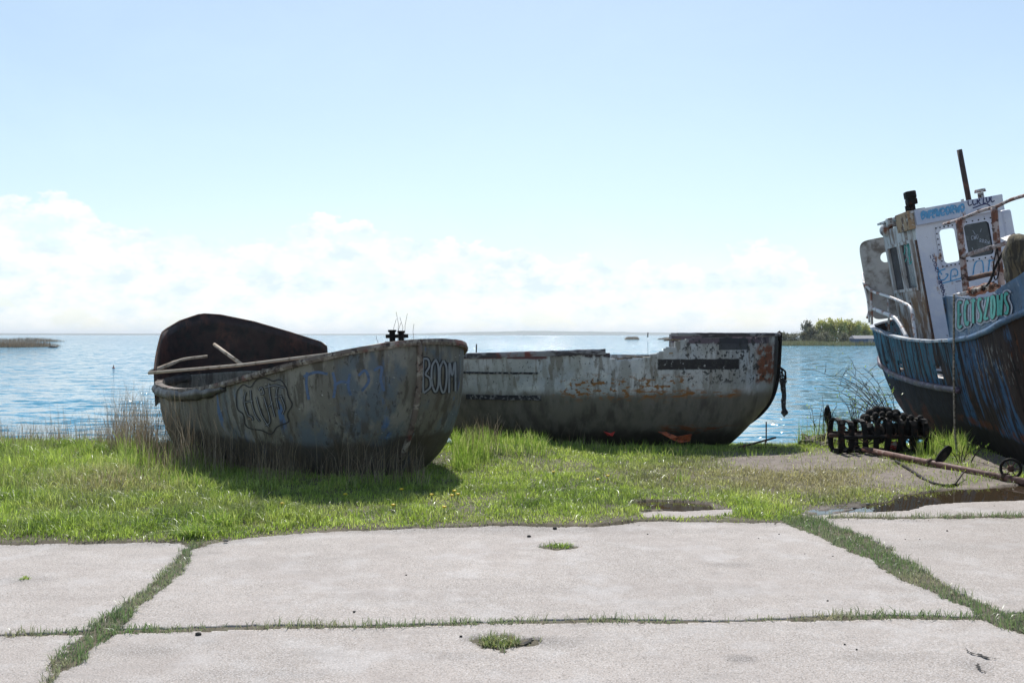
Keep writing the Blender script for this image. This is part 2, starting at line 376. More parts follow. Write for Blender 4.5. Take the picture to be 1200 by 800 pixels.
for s_ in [(25, 680, 45, 7, .35), (868, 772, 24, 6, .95), (240, 752, 30, 5, .3), (1030, 770, 60, 8, .18), (460, 700, 120, 9, .14), (870, 690, 160, 8, .14), (90, 700, 90, 6, .15), (520, 770, 70, 8, .2), (640, 752, 36, 9, .5), (565, 748, 30, 7, .6), (1140, 778, 26, 12, .35), (170, 762, 60, 10, .28), (620, 622, 300, 5, .3), (855, 662, 30, 4, .5), (700, 690, 250, 6, .12), (300, 660, 80, 10, .15), (1120, 640, 120, 12, .15), (1000, 700, 90, 8, .12), (350, 790, 120, 8, .15), (240, 648, 20, 6, .3)]: stn = np.maximum(stn, stain(*s_))
jn = fbm(VV[:, 0], VV[:, 1], 6, 55); jj = sstep(-.02-.14*jn, .02, joints(VV[:, 0], VV[:, 1]))*.5*sstep(.35, .6, jn); ee = sstep(-.05-.35*jn, .0, VV[:, 1]-edgeY(VV[:, 0]))*.55*(VV[:, 1] < 8.6)
dk = np.clip(1-stn, .3, 1)*(1-jj*.5)*(1-ee*.6)
cc = (np.array([.405, .352, .312])*(.84+.3*st[:, None]))*dk[:, None]
M_conc = pm('weathered_concrete', (.4, .38, .36), [dict(col=(.24, .225, .21), sc=75, th=.535, so=.07, amt=.62, det=4), dict(col=(.62, .58, .56), sc=110, th=.55, so=.05, amt=.6, det=3), dict(col=(.13, .115, .10), sc=120, th=.61, so=.03, amt=.85, det=2), dict(col=(.20, .17, .15), sc=38, th=.68, so=.02, amt=.8, det=3), dict(col=(.36, .31, .28), sc=1.6, th=.56, so=.12, amt=.35), dict(col=(.55, .53, .52), sc=3.1, th=.58, so=.1, amt=.3), dict(col=(.3, .27, .25), sc=7, st=(.3, 1, 1), th=.6, so=.08, amt=.35)], .9, 0, .55, bsc=70, attr='Col', bdist=.006)
pv = npmesh('pavement', VV, [rm[F4]], M_conc, None, cc, smooth=False); tag(pv, kind='structure')

# cracks in the slab (thin gaps filled with dark dirt) as a sheet-like child of nothing: modelled as small trenches is below render scale
def ground_ribbon(name, pts, w, m, z=.006):
    P = [Vector((*gp(*p), z)) for p in pts]; P = catmull(P, 5); bm = bmesh.new(); pr = None
    for i, p in enumerate(P):
        d = (P[min(i+1, len(P)-1)]-P[max(i-1, 0)]).normalized(); s = Vector((-d.y, d.x, 0))*w*(.3+1.2*random.random())*math.sin(math.pi*(i+.4)/(len(P)+.2))
        j = Vector((random.uniform(-1, 1), random.uniform(-1, 1), 0))*w*.6
        a, b = bm.verts.new(p+s+j), bm.verts.new(p-s+j)
        if pr: bm.faces.new((pr[0], a, b, pr[1]))
        pr = (a, b)
    return obj(name, bm, m)
M_crack = flat('crack_dirt', (.03, .026, .022), .95)
tag(ground_ribbon('pavement_crack', [(1130, 758), (1138, 766), (1150, 768), (1158, 772), (1168, 772)], .012, M_crack), kind='structure')
tag(ground_ribbon('pavement_crack', [(1145, 778), (1148, 785), (1155, 788)], .01, M_crack), kind='structure')
tag(ground_ribbon('pavement_crack', [(600, 752), (615, 755), (625, 748), (636, 749)], .01, M_crack), kind='structure')

def sheet(name, poly, z, m, wob=.04):
    bm = bmesh.new(); P = []
    for i, (x, y) in enumerate(poly):
        x2, y2 = poly[(i+1) % len(poly)]
        for k in range(6): P.append((x+(x2-x)*k/6, y+(y2-y)*k/6))
    vs = [bm.verts.new((x+random.uniform(-wob, wob)*.5, y+random.uniform(-wob, wob)*.5, z)) for x, y in P]
    bm.faces.new(vs); bmesh.ops.triangulate(bm, faces=bm.faces)
    return tag(obj(name, bm, m), kind='structure')
def water_mat(name, base, rough, waves):
    """waves: (scale, stretch, slope). Slopes come straight from noise vectors, so far water stays rough and glitters."""
    m = bpy.data.materials.new(name); m.use_nodes = True; nt = m.node_tree; L = nt.links; p = nt.nodes['Principled BSDF']; nd = nt.nodes.new
    p.inputs['Base Color'].default_value = (*base, 1); p.inputs['Roughness'].default_value = rough; p.inputs['IOR'].default_value = 1.33
    tc = nd('ShaderNodeTexCoord'); acc = None
    for i, (sc, st, sl) in enumerate(waves):
        mp = nd('ShaderNodeMapping'); L.new(tc.outputs['Object'], mp.inputs[0]); mp.inputs['Scale'].default_value = st; mp.inputs['Rotation'].default_value = (0, 0, R(12-9*i)); mp.inputs['Location'].default_value = (i*13.1, i*7.7, 0)
        n = nd('ShaderNodeTexNoise'); n.inputs['Scale'].default_value = sc; n.inputs['Detail'].default_value = 3; n.inputs['Roughness'].default_value = .55; L.new(mp.outputs[0], n.inputs['Vector'])
        v = nd('ShaderNodeVectorMath'); v.operation = 'SUBTRACT'; L.new(n.outputs['Color'], v.inputs[0]); v.inputs[1].default_value = (.5, .5, .5)
        w = nd('ShaderNodeVectorMath'); w.operation = 'MULTIPLY'; L.new(v.outputs[0], w.inputs[0]); w.inputs[1].default_value = (sl*.7, sl, 0)
        if acc is None: acc = w.outputs[0]
        else:
            q = nd('ShaderNodeVectorMath'); q.operation = 'ADD'; L.new(acc, q.inputs[0]); L.new(w.outputs[0], q.inputs[1]); acc = q.outputs[0]
    q = nd('ShaderNodeVectorMath'); q.operation = 'ADD'; L.new(acc, q.inputs[0]); q.inputs[1].default_value = (0, 0, 1)
    nn = nd('ShaderNodeVectorMath'); nn.operation = 'NORMALIZE'; L.new(q.outputs[0], nn.inputs[0]); L.new(nn.outputs[0], p.inputs['Normal'])
    return m
M_water = water_mat('sea_water', (.07, .28, .41), .06, [(.45, (.45, 1, 1), .6), (2.4, (.5, 1, 1), 2.5), (9.0, (.55, 1, 1), 1.1)])
M_puddle = water_mat('puddle_water', (.05, .035, .02), .02, [(7, (1, 1, 1), .02)])
sheet('puddle', P_RIGHT, .001, M_puddle); sheet('puddle', P_MID, .001, M_puddle); sheet('puddle', P_MUD, .001, M_puddle)
bm = bmesh.new()
for xs in [(-6000, -300), (-300, 300), (300, 6000)]:
    for ys in [(15, 400), (400, 7000)]:
        bm.faces.new([bm.verts.new(v) for v in ((xs[0], ys[0], -.46), (xs[1], ys[0], -.46), (xs[1], ys[1], -.46), (xs[0], ys[1], -.46))])
bmesh.ops.remove_doubles(bm, verts=bm.verts, dist=.001)
tag(obj('water', bm, M_water), kind='structure')

# far shores
def ridge(name, pts, Y, depth, m, base=-.6, nseg=10, rough=.15):
    """land seen edge-on, a lump with its own depth; pts (px, height px above the water line)"""
    bm = bmesh.new(); P = []
    for (a, ha), (b_, hb_) in zip(pts, pts[1:]):
        for k in range(nseg): t = k/nseg; P.append((a+(b_-a)*t, ha+(hb_-ha)*t))
    P.append(pts[-1]); rows = []
    for px, h in P:
        X = (px-600)/F*Y; hh = h/F*Y*(1+rough*(mnoise.noise(Vector((px*.21, 1, 3)))+.6*mnoise.noise(Vector((px*.9, 4, 3)))))
        rows.append([bm.verts.new((X+Y*0, Y-depth*.5*c, base+(hh-base)*s)) for c, s in ((1, 0), (.75, .55), (.35, .9), (0, 1), (-.6, .7), (-1, 0))])
    for a, b_ in zip(rows, rows[1:]):
        for k in range(5): bm.faces.new((a[k], b_[k], b_[k+1], a[k+1]))
    return tag(obj(name, bm, m, smooth=True), kind='structure')
M_hill = pm('far_wooded_shore', (.05, .07, .04), [dict(col=(.09, .10, .05), sc=.02, th=.5, so=.1)], .95, 0, 0)
ridge('hills', [(-500, 1), (-60, 2.2), (120, 2), (330, 1.2), (480, 1.6), (560, 3.6), (620, 4.8), (700, 4.0), (760, 3.0), (860, 2), (1000, 1.6), (1300, 3), (1800, 1)], 4200, 500, M_hill)
def reeds(name, x0, x1, Y, h, n, cols, depth=6, label=None, seed=3, zb=-.5):
    pass

# ------------------------------------------------------------------ blades
def blades(name, P, H, W, C, material, lean=.35, az=None, parent=None, droop=.3, tipc=None):
    n = len(P); P = np.asarray(P, float); H = np.asarray(H, float); W = np.broadcast_to(W, n)
    a = rng.random(n)*2*np.pi if az is None else az
    f = rng.random(n)*np.pi          # facing
    ln = np.abs(rng.normal(0, lean, n))
    dx = np.cos(a)*ln; dy = np.sin(a)*ln; wx = np.cos(f)*W/2; wy = np.sin(f)*W/2
    V = np.zeros((n, 5, 3))
    V[:, 0] = P+np.stack([wx, wy, 0*wx], -1); V[:, 1] = P-np.stack([wx, wy, 0*wx], -1)
    mid = P+np.stack([dx*H*.42, dy*H*.42, H*.6], -1); V[:, 2] = mid-np.stack([wx, wy, 0*wx], -1)*.75; V[:, 3] = mid+np.stack([wx, wy, 0*wx], -1)*.75
    k = 1-droop*np.clip(ln, 0, 1.2)
    V[:, 4] = P+np.stack([dx*H*1.15, dy*H*1.15, H*k], -1)
    b = np.arange(n)[:, None]*5
    q = b+np.array([0, 1, 2, 3]); t = b+np.array([3, 2, 4])
    Cc = np.repeat(np.asarray(C)[:, None, :], 5, 1)
    if tipc is not None: Cc[:, 4] = tipc
    return npmesh(name, V.reshape(-1, 3), [q, t], material, parent, Cc.reshape(-1, 3))
def colmix(cols, w):
    cols = np.array(cols); i = np.clip(w, 0, .9999)*(len(cols)-1); k = i.astype(int); t = (i-k)[:, None]
    return cols[k]*(1-t)+cols[np.minimum(k+1, len(cols)-1)]*t
def scatter(n, x0, x1, y0, y1):
    return rng.uniform(x0, x1, n), rng.uniform(y0, y1, n)
def topx(x, y): return 600+x/y*F, HZ+EYE*F/y

# the meadow of short grass between slabs and shore
N = 520000
x, y = scatter(N, -1, 1, 0, 1); y = 7.3+11.2*y**1.25; x = x*(y*.58+.6)
keep = (y > edgeY(x)+(fbm(x, y, 3, 5)-.5)*.2+.02) & ~(concrete(x, y) & (rng.random(N) > .05))
keep &= ~(inpud(x, y) | inpoly(x, y, E_RIGHT) | inpoly(x, y, E_MID))
px, py = topx(x, y)
dens = .35+.9*fbm(x, y, 1.5, 81)+.6*(fbm(x, y, 7, 83)-.5)
edge_d = y-edgeY(x); dens *= .25+.75*sstep(0, .35, edge_d+(fbm(x, y, 4, 85)-.5)*.4)
dens *= 1-.93*bare_shade_mask(px, py); dens *= np.where(y > 17.4, .5, 1)
keep &= rng.random(N) < dens
x, y, px, py, dens = x[keep], y[keep], px[keep], py[keep], dens[keep]
z = groundz(x, y); n = len(x)
tall = np.clip(.7*blob(px, py, 90, 590, 260, 60)+.9*blob(px, py, 40, 545, 160, 35)+.6*blob(px, py, 560, 510, 60, 45)+.4*blob(px, py, 320, 610, 120, 18), 0, 1)
clump = np.clip(fbm(x, y, 3.2, 91)*1.5-.3+1.1*(fbm(x, y, 9, 92)-.5), .05, 1.3)
H = (.022+.06*clump+.12*tall*clump)*(.5+rng.random(n))*(.55+.45*sstep(0, .5, y-edgeY(x)))
dry = np.clip(.75*blob(px, py, 130, 572, 130, 16)+.3*blob(px, py, 200, 600, 200, 10)+.8*blob(px, py, 980, 565, 110, 26)+.7*blob(px, py, 850, 560, 130, 22)+.5*(fbm(x, y, 3, 95)-.38), 0, 1)+rng.random(n)*.22
green = colmix([(.09, .16, .03), (.25, .37, .06), (.42, .53, .12), (.58, .62, .24)], np.clip(fbm(x, y, 1.1, 97)*.8+.9*(fbm(x, y, 5, 98)-.5)-.0+.5*(rng.random(n)-.5), 0, 1))
straw = colmix([(.25, .21, .10), (.38, .32, .18), (.42, .38, .28)], rng.random(n))
C = green*(1-np.clip(dry, 0, 1)[:, None]*.85)+straw*np.clip(dry, 0, 1)[:, None]*.85
C *= (.45+1.0*rng.random(n))[:, None]
g = blades('grass', np.stack([x, y, z-.004], -1), H, .0045+.005*rng.random(n)**2, C, M_grass, lean=.8); tag(g, 'short green grass growing between the concrete slabs and the water', 'grass', kind='stuff')

# grass in the joints of the slabs
N = 260000
x, y = scatter(N, -5, 6, 4.0, 8.9); ok = ((joints(x, y) > -.012) | (hole(x, y) > -.05)) & (y < edgeY(x)+.25)
px, py = topx(x, y)
jr = np.maximum(jdist(x, y, RJ), jdist(x, y, LJ))
pr = np.where(jr > -.03, .45+.9*fbm(x, y, 5, 19), .25+.75*sstep(.36, .55, fbm(x, y*.2, 1.6, 15)+.0))
hl = np.hypot((px-585)/24, (py-751)/13) < 1.1; pr = np.where(hl, .9, pr); pr = np.where((hole(x, y) > .1) & ~hl & (np.hypot(px-655, py-640) > 25), .02, pr)
ok &= rng.random(N) < pr*.8
x, y, px, py = x[ok], y[ok], px[ok], py[ok]; n = len(x)
H = (.02+.045*fbm(x, y, 6, 23))*(.5+rng.random(n)); H *= np.where(np.abs(px-110) < 60, 1.1, 1.)*np.where(y > 8, 1.15, .95)
C = colmix([(.12, .19, .07), (.17, .22, .11), (.27, .28, .17), (.36, .31, .21)], np.clip(fbm(x, y, 2.2, 27)*.9+.35*(rng.random(n)-.4)-.08-.35*(np.hypot(px-110, (py-745)*2) < 70), 0, 1))
g = blades('joint_grass', np.stack([x, y, np.full(n, -.006)], -1), H, .0035+.003*rng.random(n), C, M_grass, lean=.8); tag(g, 'grey green grass growing in the joints between the slabs', 'grass', kind='stuff')

def stalks(name, regions, cols, label, cat, width=.005, lean=.18, mat=None, kind='stuff'):
    Ps, Hs, Cs = [], [], []
    for (x0, x1, Y0, Y1, n, h0, h1) in regions:      # px range at depth range
        Y = rng.uniform(Y0, Y1, n); pxx = rng.uniform(x0, x1, n); X = (pxx-600)/F*Y
        c = fbm(X, Y, 3, 5); k = rng.random(n) < np.clip((c-.3)*3, .1, 1); X, Y = X[k], Y[k]; m = len(X)
        Ps.append(np.stack([X, Y, groundz(X, Y)-.02], -1)); Hs.append(h0+(h1-h0)*rng.random(m)**1.6*(.5+c[k])); Cs.append(colmix(cols, rng.random(m)))
    P = np.concatenate(Ps); H = np.concatenate(Hs); C = np.concatenate(Cs)
    g = blades(name, P, H, width*(.6+.8*rng.random(len(P))), C, mat or M_dry, lean=lean, droop=.15); tag(g, label, cat, kind=kind); return g
straws = [(.10, .075, .045), (.20, .15, .10), (.40, .34, .26), (.14, .10, .06), (.30, .25, .17)]
stalks('dry_reeds', [(-60, 135, 13.2, 16, 3000, .12, .50), (60, 130, 13.4, 16, 420, .3, .8), (128, 182, 12.6, 14.8, 1500, .3, 1.05), (160, 260, 11.9, 12.8, 1500, .4, 1.1), (-60, 260, 10.2, 13.2, 2200, .06, .22), (165, 320, 11.0, 12.3, 1500, .25, .95), (290, 500, 10.1, 10.9, 800, .2, .6), (542, 585, 12.3, 14.0, 380, .15, .45), (560, 700, 13.2, 14.1, 90, .15, .4), (940, 1060, 14.6, 17, 200, .3, .9), (700, 930, 13, 13.8, 40, .1, .25)], straws,
       'thin brown dry reeds standing round the boats and along the shore', 'reeds', .004, .3)
greens = [(.09, .16, .03), (.21, .33, .06), (.34, .44, .11), (.46, .46, .22)]
stalks('tall_grass', [(-60, 180, 12.8, 15.2, 6000, .04, .13), (-60, 250, 10.0, 13.0, 3500, .08, .22), (140, 240, 11.2, 13, 1500, .15, .42), (200, 545, 9.9, 11.2, 4200, .05, .17), (530, 575, 11.6, 13.8, 2200, .1, .30), (560, 640, 12.3, 14.0, 2200, .08, .25), (620, 900, 12.9, 13.9, 2500, .06, .20), (935, 1060, 14.2, 17.2, 2600, .15, .5), (1075, 1135, 12.8, 13.8, 1300, .1, .35), (790, 810, 10.6, 11, 120, .08, .2), (595, 612, 9.2, 9.6, 150, .08, .16)], greens,
       'taller green grass in clumps round the boats and along the shore', 'grass', .007, .35, M_grass)

# ------------------------------------------------------------------ hulls
class Hull:
    """x = +starboard, y = forward, z = up"""
    def __init__(s, yb, hb, zk, zs, q, rake): s.y, s.hb, s.zk, s.zs, s.q, s.rake = yb, hb, zk, zs, q, rake
    def cl(s, t): return .35*t+.65*(1-math.cos(math.pi*t))/2       # more sections near the ends
    def P(s, t, v, side):
        w = s.hb(t)*max(0, 1-(1-v)**2.3)**s.q(t)
        zk, zs = s.zk(t), s.zs(t, side)
        return Vector((side*w, s.y(t)+s.rake(t, v), zk+(zs-zk)*v))
    def mesh(s, nt, nv, skip=None, sides=(1, -1), v0=0, v1=1):
        bm = bmesh.new()
        for side in sides:
            G = [[bm.verts.new(s.P(s.cl(i/nt), v0+(v1-v0)*j/nv, side)) for j in range(nv+1)] for i in range(nt+1)]
            for i in range(nt):
                for j in range(nv):
                    if skip and skip(G[i][j].co, G[i+1][j+1].co, side): continue
                    f = (G[i][j], G[i+1][j], G[i+1][j+1], G[i][j+1]); bm.faces.new(f if side > 0 else f[::-1])
        bmesh.ops.remove_doubles(bm, verts=bm.verts, dist=.0008)
        bmesh.ops.dissolve_degenerate(bm, edges=bm.edges, dist=.0005)
        return bm
    def rail(s, t0, t1, v, side, prof, n=60, off=0):
        P, U, O = [], [], []
        for i in range(n+1):
            t = t0+(t1-t0)*i/n
            if t1 > .99: k_ = i/n; t = t0+(t1-t0)*(1-(1-k_)**2.2)
            p = s.P(t, v, side); P.append(p)
            d = (s.P(min(t+.0006, 1), v, side)-s.P(max(t-.0006, 0), v, side)).normalized(); o = Vector((d.y, -d.x, 0)).normalized()*side; O.append(o); U.append(Vector((0, 0, 1)))
        P = [p+o*off for p, o in zip(P, O)]
        bm = bmesh.new(); sweep(bm, P, U, O, prof); return bm
def solid(o, th, off=-1):
    m = o.modifiers.new('shell', 'SOLIDIFY'); m.thickness = th; m.offset = off; return o

class Proj:
    """lays paint marks, written in photo coordinates, onto the real surface of an object"""
    def __init__(s, o):
        M = mat_of(o); s.M = M; s.inv = M.inverted(); me = o.data
        s.t = BVHTree.FromPolygons([M @ v.co for v in me.vertices], [list(p.vertices) for p in me.polygons]); s.o = o
    def hit(s, px, py, off):
        d = (at(px, py, 10)-Vector((0, 0, EYE))).normalized(); h = s.t.ray_cast(Vector((0, 0, EYE)), d)
        if h[0] is None: return None
        n = h[1] if h[1].dot(d) < 0 else -h[1]
        return s.inv @ (h[0]+n*off)
    def put(s, name, verts, faces, material, off=.005, parent=None):
        bm = bmesh.new(); vs = []
        for x_, y_ in verts:
            p = s.hit(x_, y_, off); vs.append(bm.verts.new(p) if p is not None else None)
        for f in faces:
            q = [vs[i] for i in f]
            if None in q or len(set(q)) < 3: continue
            if max((a.co-b.co).length for a in q for b in q) > .6: continue
            try: bm.faces.new(q)
            except ValueError: pass
        for v in [v for v in bm.verts if not v.link_faces]: bm.verts.remove(v)
        return obj(name, bm, material, parent or s.o)
def text2d(body, px, py, w, h, slant=0, shear=0, fat=0, sub=4, wob=0):
    """letters as a flat triangle mesh in photo coordinates; (px,py) lower left; slant = rise per px"""
    cu = bpy.data.curves.new('t', 'FONT'); cu.body = body; cu.size = 1; cu.offset = fat; cu.resolution_u = 3
    o = bpy.data.objects.new('t', cu); me = o.to_mesh(); bm = bmesh.new(); bm.from_mesh(me); o.to_mesh_clear(); bpy.data.objects.remove(o); bpy.data.curves.remove(cu)
    bmesh.ops.triangulate(bm, faces=bm.faces)
    xs = [v.co.x for v in bm.verts]; ys = [v.co.y for v in bm.verts]; x0, x1, y0, y1 = min(xs)+fat, max(xs)-fat, min(ys)+fat, max(ys)-fat
    for v in bm.verts:
        u = (v.co.x-x0)/(x1-x0); t = (v.co.y-y0)/(y1-y0); v.co = Vector((px+u*w+shear*t*h, py-t*h-slant*u*w+wob*math.sin(u*23)+wob*.5*math.sin(u*51+t*3), 0))
    for _ in range(4):
        es = [e for e in bm.edges if e.calc_length() > sub]
        if not es: break
        bmesh.ops.subdivide_edges(bm, edges=es, cuts=1); bmesh.ops.triangulate(bm, faces=bm.faces)
    bm.verts.index_update(); r = [(v.co.x, v.co.y) for v in bm.verts], [[v.index for v in f.verts] for f in bm.faces]; bm.free(); return r
def strokes2d(lines, w):
    V, Fc = [], []
    for ln in lines:
        P = catmull([Vector((a, b, 0)) for a, b in ln], 5); base = len(V)
        for i, p in enumerate(P):
            d = (P[min(i+1, len(P)-1)]-P[max(i-1, 0)]).normalized(); s = Vector((-d.y, d.x, 0))*w/2; V += [(p.x+s.x, p.y+s.y), (p.x-s.x, p.y-s.y)]
        for i in range(len(P)-1): a = base+2*i; Fc.append((a, a+2, a+3, a+1))
    return V, Fc
def scribble(px, py, w, h, n, seed, slant=0):
    """a tag-like scrawl: looping pseudo letters"""
    r = random.Random(seed); L = []; step = w/n
    for k in range(n):
        x0 = px+k*step; y0 = py-slant*k*step
        kind = r.randrange(5); c = lambda u, v: (x0+u*step, y0-v*h)
        if kind == 0: L.append([c(.1, 0), c(.15, 1), c(.6, .9), c(.55, .5), c(.2, .45), c(.8, 0)])
        elif kind == 1: L.append([c(.8, .9), c(.2, .8), c(.1, .3), c(.4, 0), c(.9, .2)])
        elif kind == 2: L.append([c(.1, .9), c(.3, 0), c(.5, .7), c(.7, 0), c(.9, 1)])
        elif kind == 3: L.append([c(.2, .2), c(.1, .8), c(.6, 1), c(.8, .4), c(.4, 0), c(.2, .2)])
        else: L.append([c(0, .7), c(.5, .9), c(.9, .8)]); L.append([c(.5, 1.1), c(.45, 0), c(.9, .1)])
    return L
def paintmat(name, c): return pm(name, c, [dict(col=tuple(v*.4+.02 for v in c), sc=18, th=.58, so=.08, amt=.7)], .6, 0, .1)
P_black = paintmat('black_spray_paint', (.02, .02, .025)); P_blue = paintmat('light_blue_spray_paint', (.10, .33, .58)); P_teal = paintmat('teal_spray_paint', (.06, .40, .35)); P_white = paintmat('pale_spray_paint', (.42, .46, .55)); P_navy = paintmat('navy_spray_paint', (.03, .035, .12)); P_grey = paintmat('grey_spray_paint', (.22, .24, .27))

# ------------------------------------------------------------------ boat 1 : old lifeboat hull with raised dark stern plating
B1 = dict(L=5.25, B=1.22)
b1 = thing('boat', 'grey blue derelict boat with BOOM graffiti and a tall dark curved plating at its stern', 'boat', (-2.755, 12.93, -.04), (0, R(3), R(-141)))
def b1_hb(t):
    u = 2*t-1; n = 3.6 if u > 0 else 2.7; return 1.35*max(0, 1-abs(u)**n)**.5
def b1_y(t): return (2*t-1)*2.9
def b1_zs(t, side):
    u = 2*t-1; return 1.0+(.56*max(0, (u+.25)/1.25)**1.7 if u > -.25 else .06*((-u-.25)/.75)**2)
def b1_zk(t):
    u = 2*t-1; return -.03+(.26*(u-.7)**1.5/.3**1.5 if u > .7 else 0)
h1 = Hull(b1_y, b1_hb, b1_zk, b1_zs, lambda t: float(np.interp(t, [0, .4, .8, 1], [.13, .24, .28, .40])), lambda t, v: -(1-v)**2.2*.5*max(0, 2*t-1)**6+(1-v)**1.6*.08*max(0, 1-2*t)**6)
M_b1 = pm('boat_hull_paint', (.15, .142, .12), [
    dict(col=(.095, .125, .155), sc=1.6, st=(1, 1, .7), th=.52, so=.05, rg=[('y', -.2, None, .5, .8)], amt=.85),
    dict(col=(.07, .135, .27), sc=2.6, st=(1.6, 1.6, .35), th=.60, so=.03, rg=[('y', .0, None, .4, .6)]),
    dict(col=(.24, .23, .20), sc=2.3, st=(1, 1, .6), th=.54, so=.05, amt=.8),
    dict(col=(.06, .052, .04), sc=3.4, st=(2, 2, .5), th=.57, so=.05, amt=.8),
    dict(col=(.075, .06, .042), sc=1.1, st=(5, 5, .4), th=.6, so=.06, amt=.7),
    dict(col=(.5, .5, .48), sc=14, st=(1, 1, 2), th=.69, so=.02, amt=.8),
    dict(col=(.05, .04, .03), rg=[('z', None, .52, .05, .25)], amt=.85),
    dict(col=(.04, .035, .03), sc=26, st=(1, 1, .5), th=.62, so=.03, amt=.7)], .7, 0, .5, bsc=16)
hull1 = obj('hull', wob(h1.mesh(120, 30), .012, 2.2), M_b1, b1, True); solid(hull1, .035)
M_b1rail = pm('weathered_gunwale', (.15, .12, .10), [dict(col=(.32, .29, .25), sc=7, th=.55, so=.06), dict(col=(.05, .035, .03), sc=12, th=.55, so=.05), dict(col=(.18, .05, .04), sc=2.2, th=.6, so=.04, amt=.8)], .85, 0, .7)
prof = [(-.05, -.03), (.045, -.03), (.055, 0), (.045, .035), (-.05, .035)]
obj('gunwale', wob(h1.rail(.12, .99999, 1, 1, prof, 110)), M_b1rail, b1); obj('gunwale', wob(h1.rail(.06, .99999, 1, -1, prof, 110)), M_b1rail, b1)
# fat rolled rim at the near stern quarter
M_roll = pm('grimy_rubber_fender', (.045, .043, .042), [dict(col=(.09, .088, .085), sc=5, th=.52, so=.1, amt=.8), dict(col=(.012, .012, .012), sc=12, th=.58, so=.05)], .5, 0, .6, bsc=14)
P = [h1.P(t, 1, 1)+Vector((.015, 0, -.05)) for t in np.linspace(.012, .66, 44)]
bm = bmesh.new(); tube(bm, P, [.078*(.92+.10*mnoise.noise(Vector((i*.35, 2, 1)))*2)*min(1, .45+(43-i)*.07) for i in range(44)], 10, flat=1); wob(bm, .02, 6); obj('fender', bm, M_roll, b1, True)
# stem bar and keel
P = [h1.P(1, v, 1) for v in np.linspace(0, 1, 16)]; tube_o('stem', [p+Vector((0, .012, 0)) for p in P], .035, M_b1rail, b1)
bm = bmesh.new(); bx(bm, (0, -.1, -.03), (.09, 4.0, .14), bev=.01); obj('keel', bm, M_b1rail, b1)
# interior
bm = bmesh.new()
G = []
for i in range(41):
    t = .03+.94*i/40; p_ = h1.P(t, .36, 1); w = p_.x*.95; G.append((bm.verts.new((w, p_.y, p_.z)), bm.verts.new((-w, p_.y, p_.z))))
for a, b_ in zip(G, G[1:]): bm.faces.new((a[0], b_[0], b_[1], a[1]))
obj('floor', bm, M_rust, b1)
M_darkred = pm('dark_red_oxide_plate', (.028, .012, .011), [dict(col=(.075, .028, .02), sc=3, st=(1, 1, .5), th=.56, so=.08), dict(col=(.3, .28, .26), sc=5, st=(6, 6, .5), th=.735, so=.015, amt=.8), dict(col=(.008, .006, .006), sc=6, th=.55, so=.07)], .6, 0, .3)
# raised plating round the stern: follows the gunwale from the near quarter round to the far side
def ring1(k):       # k: 0 near stern -> 1 far side, forward
    if k < .3: return h1.P(.17*(1-k/.3)**1.6, 1, 1)
    return h1.P(((k-.3)/.7)**1.6*PL_END, 1, -1)
PL_END = .5
MB1 = mat_of(b1)
def pxof(p): w = MB1 @ p; return 600+w.x/w.y*F, w
for e_ in np.linspace(.2, .9, 141):
    PL_END = e_
    if pxof(ring1(1))[0] > 382: break
def plate_h(k):
    """height of the plating above the gunwale, from the outline it shows"""
    px_a, w = pxof(ring1(k)); yt = float(np.interp(px_a, [168, 173, 185, 200, 215, 240, 262, 300, 340, 376, 384], [418, 412, 397, 385, 376, 367.5, 369, 377, 389, 401, 408]))
    return max(.04, EYE-(yt-HZ)/F*w.y-w.z)*(1 if k > .12 else .25+.75*k/.12)
def plate_top(k, f=1.0):
    p = ring1(k); hgt = plate_h(k); inw = Vector((-p.x, -(p.y+1.2), 0)); inw = inw.normalized() if inw.length > .01 else Vector()
    return p, hgt, inw
bm = bmesh.new(); rows = []; rim = []
for i in range(81):
    p, hgt, inw = plate_top(i/80)
    rows.append([bm.verts.new(p+Vector((0, 0, -.3+(hgt+.3)*j/8))+inw*((.03*(j/8)**2)*hgt-.05)) for j in range(9)]); rim.append(rows[-1][-1].co.copy())
for a, b_ in zip(rows, rows[1:]):
    for j in range(8): bm.faces.new((a[j], b_[j], b_[j+1], a[j+1]))
pl = obj('stern_plating', bm, M_darkred, b1, True); solid(pl, .02, 0)
tube_o('plating_rim', rim, .012, M_rust, b1)
inv = mat_of(b1).inverted()
def loc1(px, py, Y): return inv @ at(px, py, Y)
bm = bmesh.new()
for y_ in (-1.0, .3, 1.3):
    w = h1.hb((y_/2.9+1)/2)*.97; bx(bm, (0, y_, .78), (2*w, .22, .035), bev=.005)
obj('thwart', bm, M_wood, b1)
# loose poles lying in the boat
tag(tube_o('pole', [at(174, 437, 13.7), at(280, 428, 13.4), at(386, 415, 12.75)], .022, M_palewood), 'long pale wooden pole lying across the open stern of the BOOM boat', 'pole')
tag(tube_o('driftwood', catmull([at(176, 436, 13.9), at(196, 428, 14.1), at(215, 421, 14.3), at(243, 417.5, 14.4)], 5), [.03]*8+[.022]*8, M_palewood), 'curved piece of pale driftwood leaning inside the stern of the BOOM boat', 'driftwood')
tag(tube_o('stick', [at(251, 403.5, 14.3), at(283, 427, 13.6)], .026, M_palewood), 'short pale stick leaning against the dark stern plating', 'stick')
